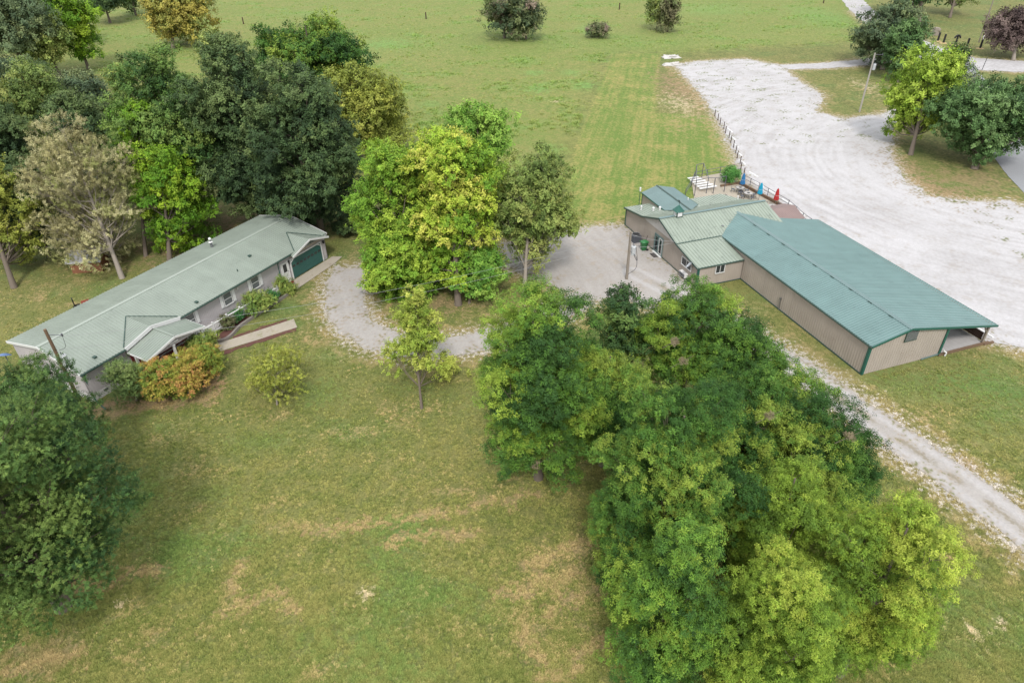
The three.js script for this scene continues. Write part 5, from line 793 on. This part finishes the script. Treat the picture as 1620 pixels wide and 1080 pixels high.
// garden shrubs
shrub('round_shrub', 'round dull green shrub at the left end of the orange hedge', [164, 560, 240, 641], 'bush', { kind: 'fine', size: 0.85 });
for (const [b, l] of [[[202, 564, 292, 637], 'yellow orange burning bush next to the round green shrub'], [[244, 553, 328, 631], 'yellow green burning bush in the middle of the orange hedge'], [[280, 538, 354, 604], 'orange red burning bush at the path end of the hedge'], [[292, 520, 346, 566], 'green topped burning bush at the porch steps']]) shrub('burning_bush', l, b, l.startsWith('green') ? 'ybush' : 'burn', { kind: 'fine', size: 0.7, wob: 0.03, rosette: 1 });
shrub('foundation_shrub', 'wide yellow green shrub before the white railing under the right windows', [380, 461, 432, 496], 'ybush', { kind: 'fine' });
shrub('box_shrub', 'round deep green shrub right of the wide yellow green one', [414, 458, 440, 479], 'box', { kind: 'fine', size: 0.8 });
shrub('box_shrub', 'round deep green shrub alone before the white railing', [362, 491, 388, 510], 'box', { kind: 'fine', size: 0.8 });
shrub('foundation_shrub', 'upright light green shrub near the white entry door', [440, 438, 454, 464], 'ybush', { kind: 'fine' });
shrub('foundation_shrub', 'low brownish shrub between railing and block wall', [350, 500, 368, 520], 'vine', { kind: 'fine', dens: 0.6 });
shrub('foundation_shrub', 'small pale green shrub at the garage end of the block wall', [450, 452, 464, 464], 'ybush', { kind: 'fine' });
shrub('ornamental_grass', 'tall round clump of green ornamental grass behind the patio', [1146, 263, 1168, 288], 'reed', { kind: 'narrow', size: 1.1, cat: 'grass clump' });
shrub('undergrowth_shrub', 'dark shrub under the oaks right of the garage', [525, 335, 585, 372], 'oakD', {});
shrub('undergrowth_shrub', 'dark shrub at the foot of the oaks behind the garage roof', [470, 325, 530, 352], 'oakD', {});
// webworm nests in the pecans
{
  const silk = std(col(160, 146, 118), { roughness: 1 });
  const nests = [[1218, 658, 13, 'pale webworm nest in the dark pecan, near its middle'], [1345, 690, 13, 'pale webworm nest at the driveway side of the dark pecan'], [1120, 706, 9, 'pale webworm nest in the largest dark pecan'], [1067, 540, 13.5, 'tall pale webworm nest in the light green pecan'], [1081, 571, 13, 'small pale webworm nest below the tall one'], [772, 587, 7.5, 'pale webworm nest on the left side of the leftmost pecan'], [847, 735, 5, 'pale webworm nest low in the leftmost pecan'], [1478, 880, 8, 'pale webworm nest at the right edge of the right end pecan']];
  nests.forEach(([x, y, h, lab], i) => {
    const q = G(x, y, h), t = thing('webworm_nest', lab, 'nest', [q.x, q.y, q.z]), r = rng(400 + i), n = 22, m = new THREE.InstancedMesh(SPRAY.narrow, silk, n), Q = new THREE.Quaternion();
    for (let k = 0; k < n; k++) { const e = V(r() - 0.5, r() - 0.5, r() - 0.5).multiplyScalar(2).clampLength(0, 1), sz = 0.16 + 0.14 * r(); Q.setFromUnitVectors(V(0, 1, 0), V(r() - 0.5, r() - 0.5, r() - 0.5).normalize()); m.setMatrixAt(k, new THREE.Matrix4().compose(V(e.x * 0.26, e.y * 0.2, e.z * 0.26), Q, V(sz, sz, sz))); }
    m.name = 'silk'; m.userData.kind = 'stuff'; m.castShadow = true; t.add(m); obj('twig', bar(V(-0.7, -0.5, 0), V(0.6, 0.5, 0.1), 0.02, 0.01, 4), bark, t);
  });
}
// tall weeds: tufts in the pasture and along the gravel
{
  const r = rng(808), blade = (() => { const p = []; for (let i = 0; i < 9; i++) { const az = i * 2.4, w = 0.05, l = 0.5 + 0.5 * r(), ox = (r() - 0.5) * 0.5, oz = (r() - 0.5) * 0.5, bx_ = Math.cos(az), bz = Math.sin(az); p.push(ox - bz * w, 0, oz + bx_ * w, ox + bz * w, 0, oz - bx_ * w, ox + bx_ * l * 0.5, l, oz + bz * l * 0.5); } const g = new THREE.BufferGeometry(); g.setAttribute('position', new THREE.Float32BufferAttribute(p, 3)); g.computeVertexNormals(); return g; })();
  const L = []; const wet = [own(140, 168, 92, 1.5), own(124, 152, 78, 1.5), own(160, 166, 96, 1.5)];
  for (let i = 0; i < 150000 && L.length < 40000; i++) {
    const px = 140 + r() * 1480, py = -10 + r() * 340, q = G(px, py); if (gravelD(q.x, q.z) > -0.5 || stripD(q.x, q.z) > -0.5 || fieldD(q.x, q.z) < 0) continue;
    const m = fbm(N3, q.x * 0.05 + 3, q.z * 0.07) + 0.5 * N1(q.x * 0.3, q.z * 0.3); if (m < -0.2 + 1.1 * r()) continue; L.push([q, 0.18 + 0.42 * clamp(m, 0, 1), 0]);
  }
  const m = new THREE.InstancedMesh(blade, leafMat, L.length), M4 = new THREE.Matrix4(), Q = new THREE.Quaternion(), c = new THREE.Color();
  L.forEach(([q, s], i) => { Q.setFromAxisAngle(V(0, 1, 0), r() * 6.28); m.setMatrixAt(i, M4.compose(q, Q, V(s * 1.6, s, s * 1.6))); const k = wet[Math.floor(r() * 3)], g = 0.85 + 0.4 * r(), o = groundColour(q.x, q.z, r(), [0, 0, 0]); c.setRGB(...k.map((v, w) => Math.min(0.8, g * (0.4 * v + 0.6 * 1.6 * o[w])))); m.setColorAt(i, c); });
  m.name = 'pasture_weeds'; m.receiveShadow = m.castShadow = true; tag(m, 'tall green weeds growing in drifts over the pasture at the top', 'weeds', null, 'stuff'); scene.add(m); COPIES += L.length;
}
// short tufts standing in the near lawn
{
  const r = rng(909), tuft = (() => { const p = []; for (let i = 0; i < 6; i++) { const az = i * 2.4 + r(), ox = (r() - 0.5) * 0.9, oz = (r() - 0.5) * 0.9, cx = Math.cos(az), cz = Math.sin(az), w = 0.13; p.push(ox - cz * w, 0, oz + cx * w, ox + cz * w, 0, oz - cx * w, ox + cx * 0.6, 0.8, oz + cz * 0.6); } const g = new THREE.BufferGeometry(); g.setAttribute('position', new THREE.Float32BufferAttribute(p, 3)); g.computeVertexNormals(); return g; })();
  const L = [], o = [0, 0, 0], cosA = Math.cos(AY), sinA = Math.sin(AY), cosB = Math.cos(BY), sinB = Math.sin(BY);
  for (let i = 0; i < 260000 && L.length < 130000; i++) {
    const q = G(-20 + r() * 1660, 350 + Math.sqrt(r()) * 740); if (gravelD(q.x, q.z) > 0.2) continue;
    let dx = q.x - AT[0], dz = q.z - AT[2], s = dx * cosA - dz * sinA, t = dx * sinA + dz * cosA; if (s > -0.2 && s < 32.6 && t > -11.4 && t < 3.2) continue;
    dx = q.x - BT[0]; dz = q.z - BT[2]; s = dx * cosB - dz * sinB; t = dx * sinB + dz * cosB; if (s > -0.5 && s < 48 && t > -6.5 && t < 19) continue;
    if (N1(q.x * 0.5, q.z * 0.5) + 0.5 * N2(q.x * 2, q.z * 2) < r() - 0.75) continue; L.push(q);
  }
  const m = new THREE.InstancedMesh(tuft, leafMat, L.length), M4 = new THREE.Matrix4(), Q = new THREE.Quaternion(), c = new THREE.Color();
  L.forEach((q, i) => { const s = 0.09 + 0.12 * r(); Q.setFromAxisAngle(V(0, 1, 0), r() * 6.28); m.setMatrixAt(i, M4.compose(q, Q, V(s * 1.3, s * 0.6, s * 1.3))); groundColour(q.x, q.z, r(), o); const g = 1.5 + 0.4 * r(); c.setRGB(o[0] * g, o[1] * g, o[2] * g); m.setColorAt(i, c); });
  m.name = 'lawn_grass'; m.receiveShadow = m.castShadow = true; tag(m, 'short green and straw coloured grass tufts of the lawn in front of house and barn', 'grass', null, 'stuff'); scene.add(m); COPIES += L.length;
}
console.log('copies', COPIES);
renderer.render(scene, camera);
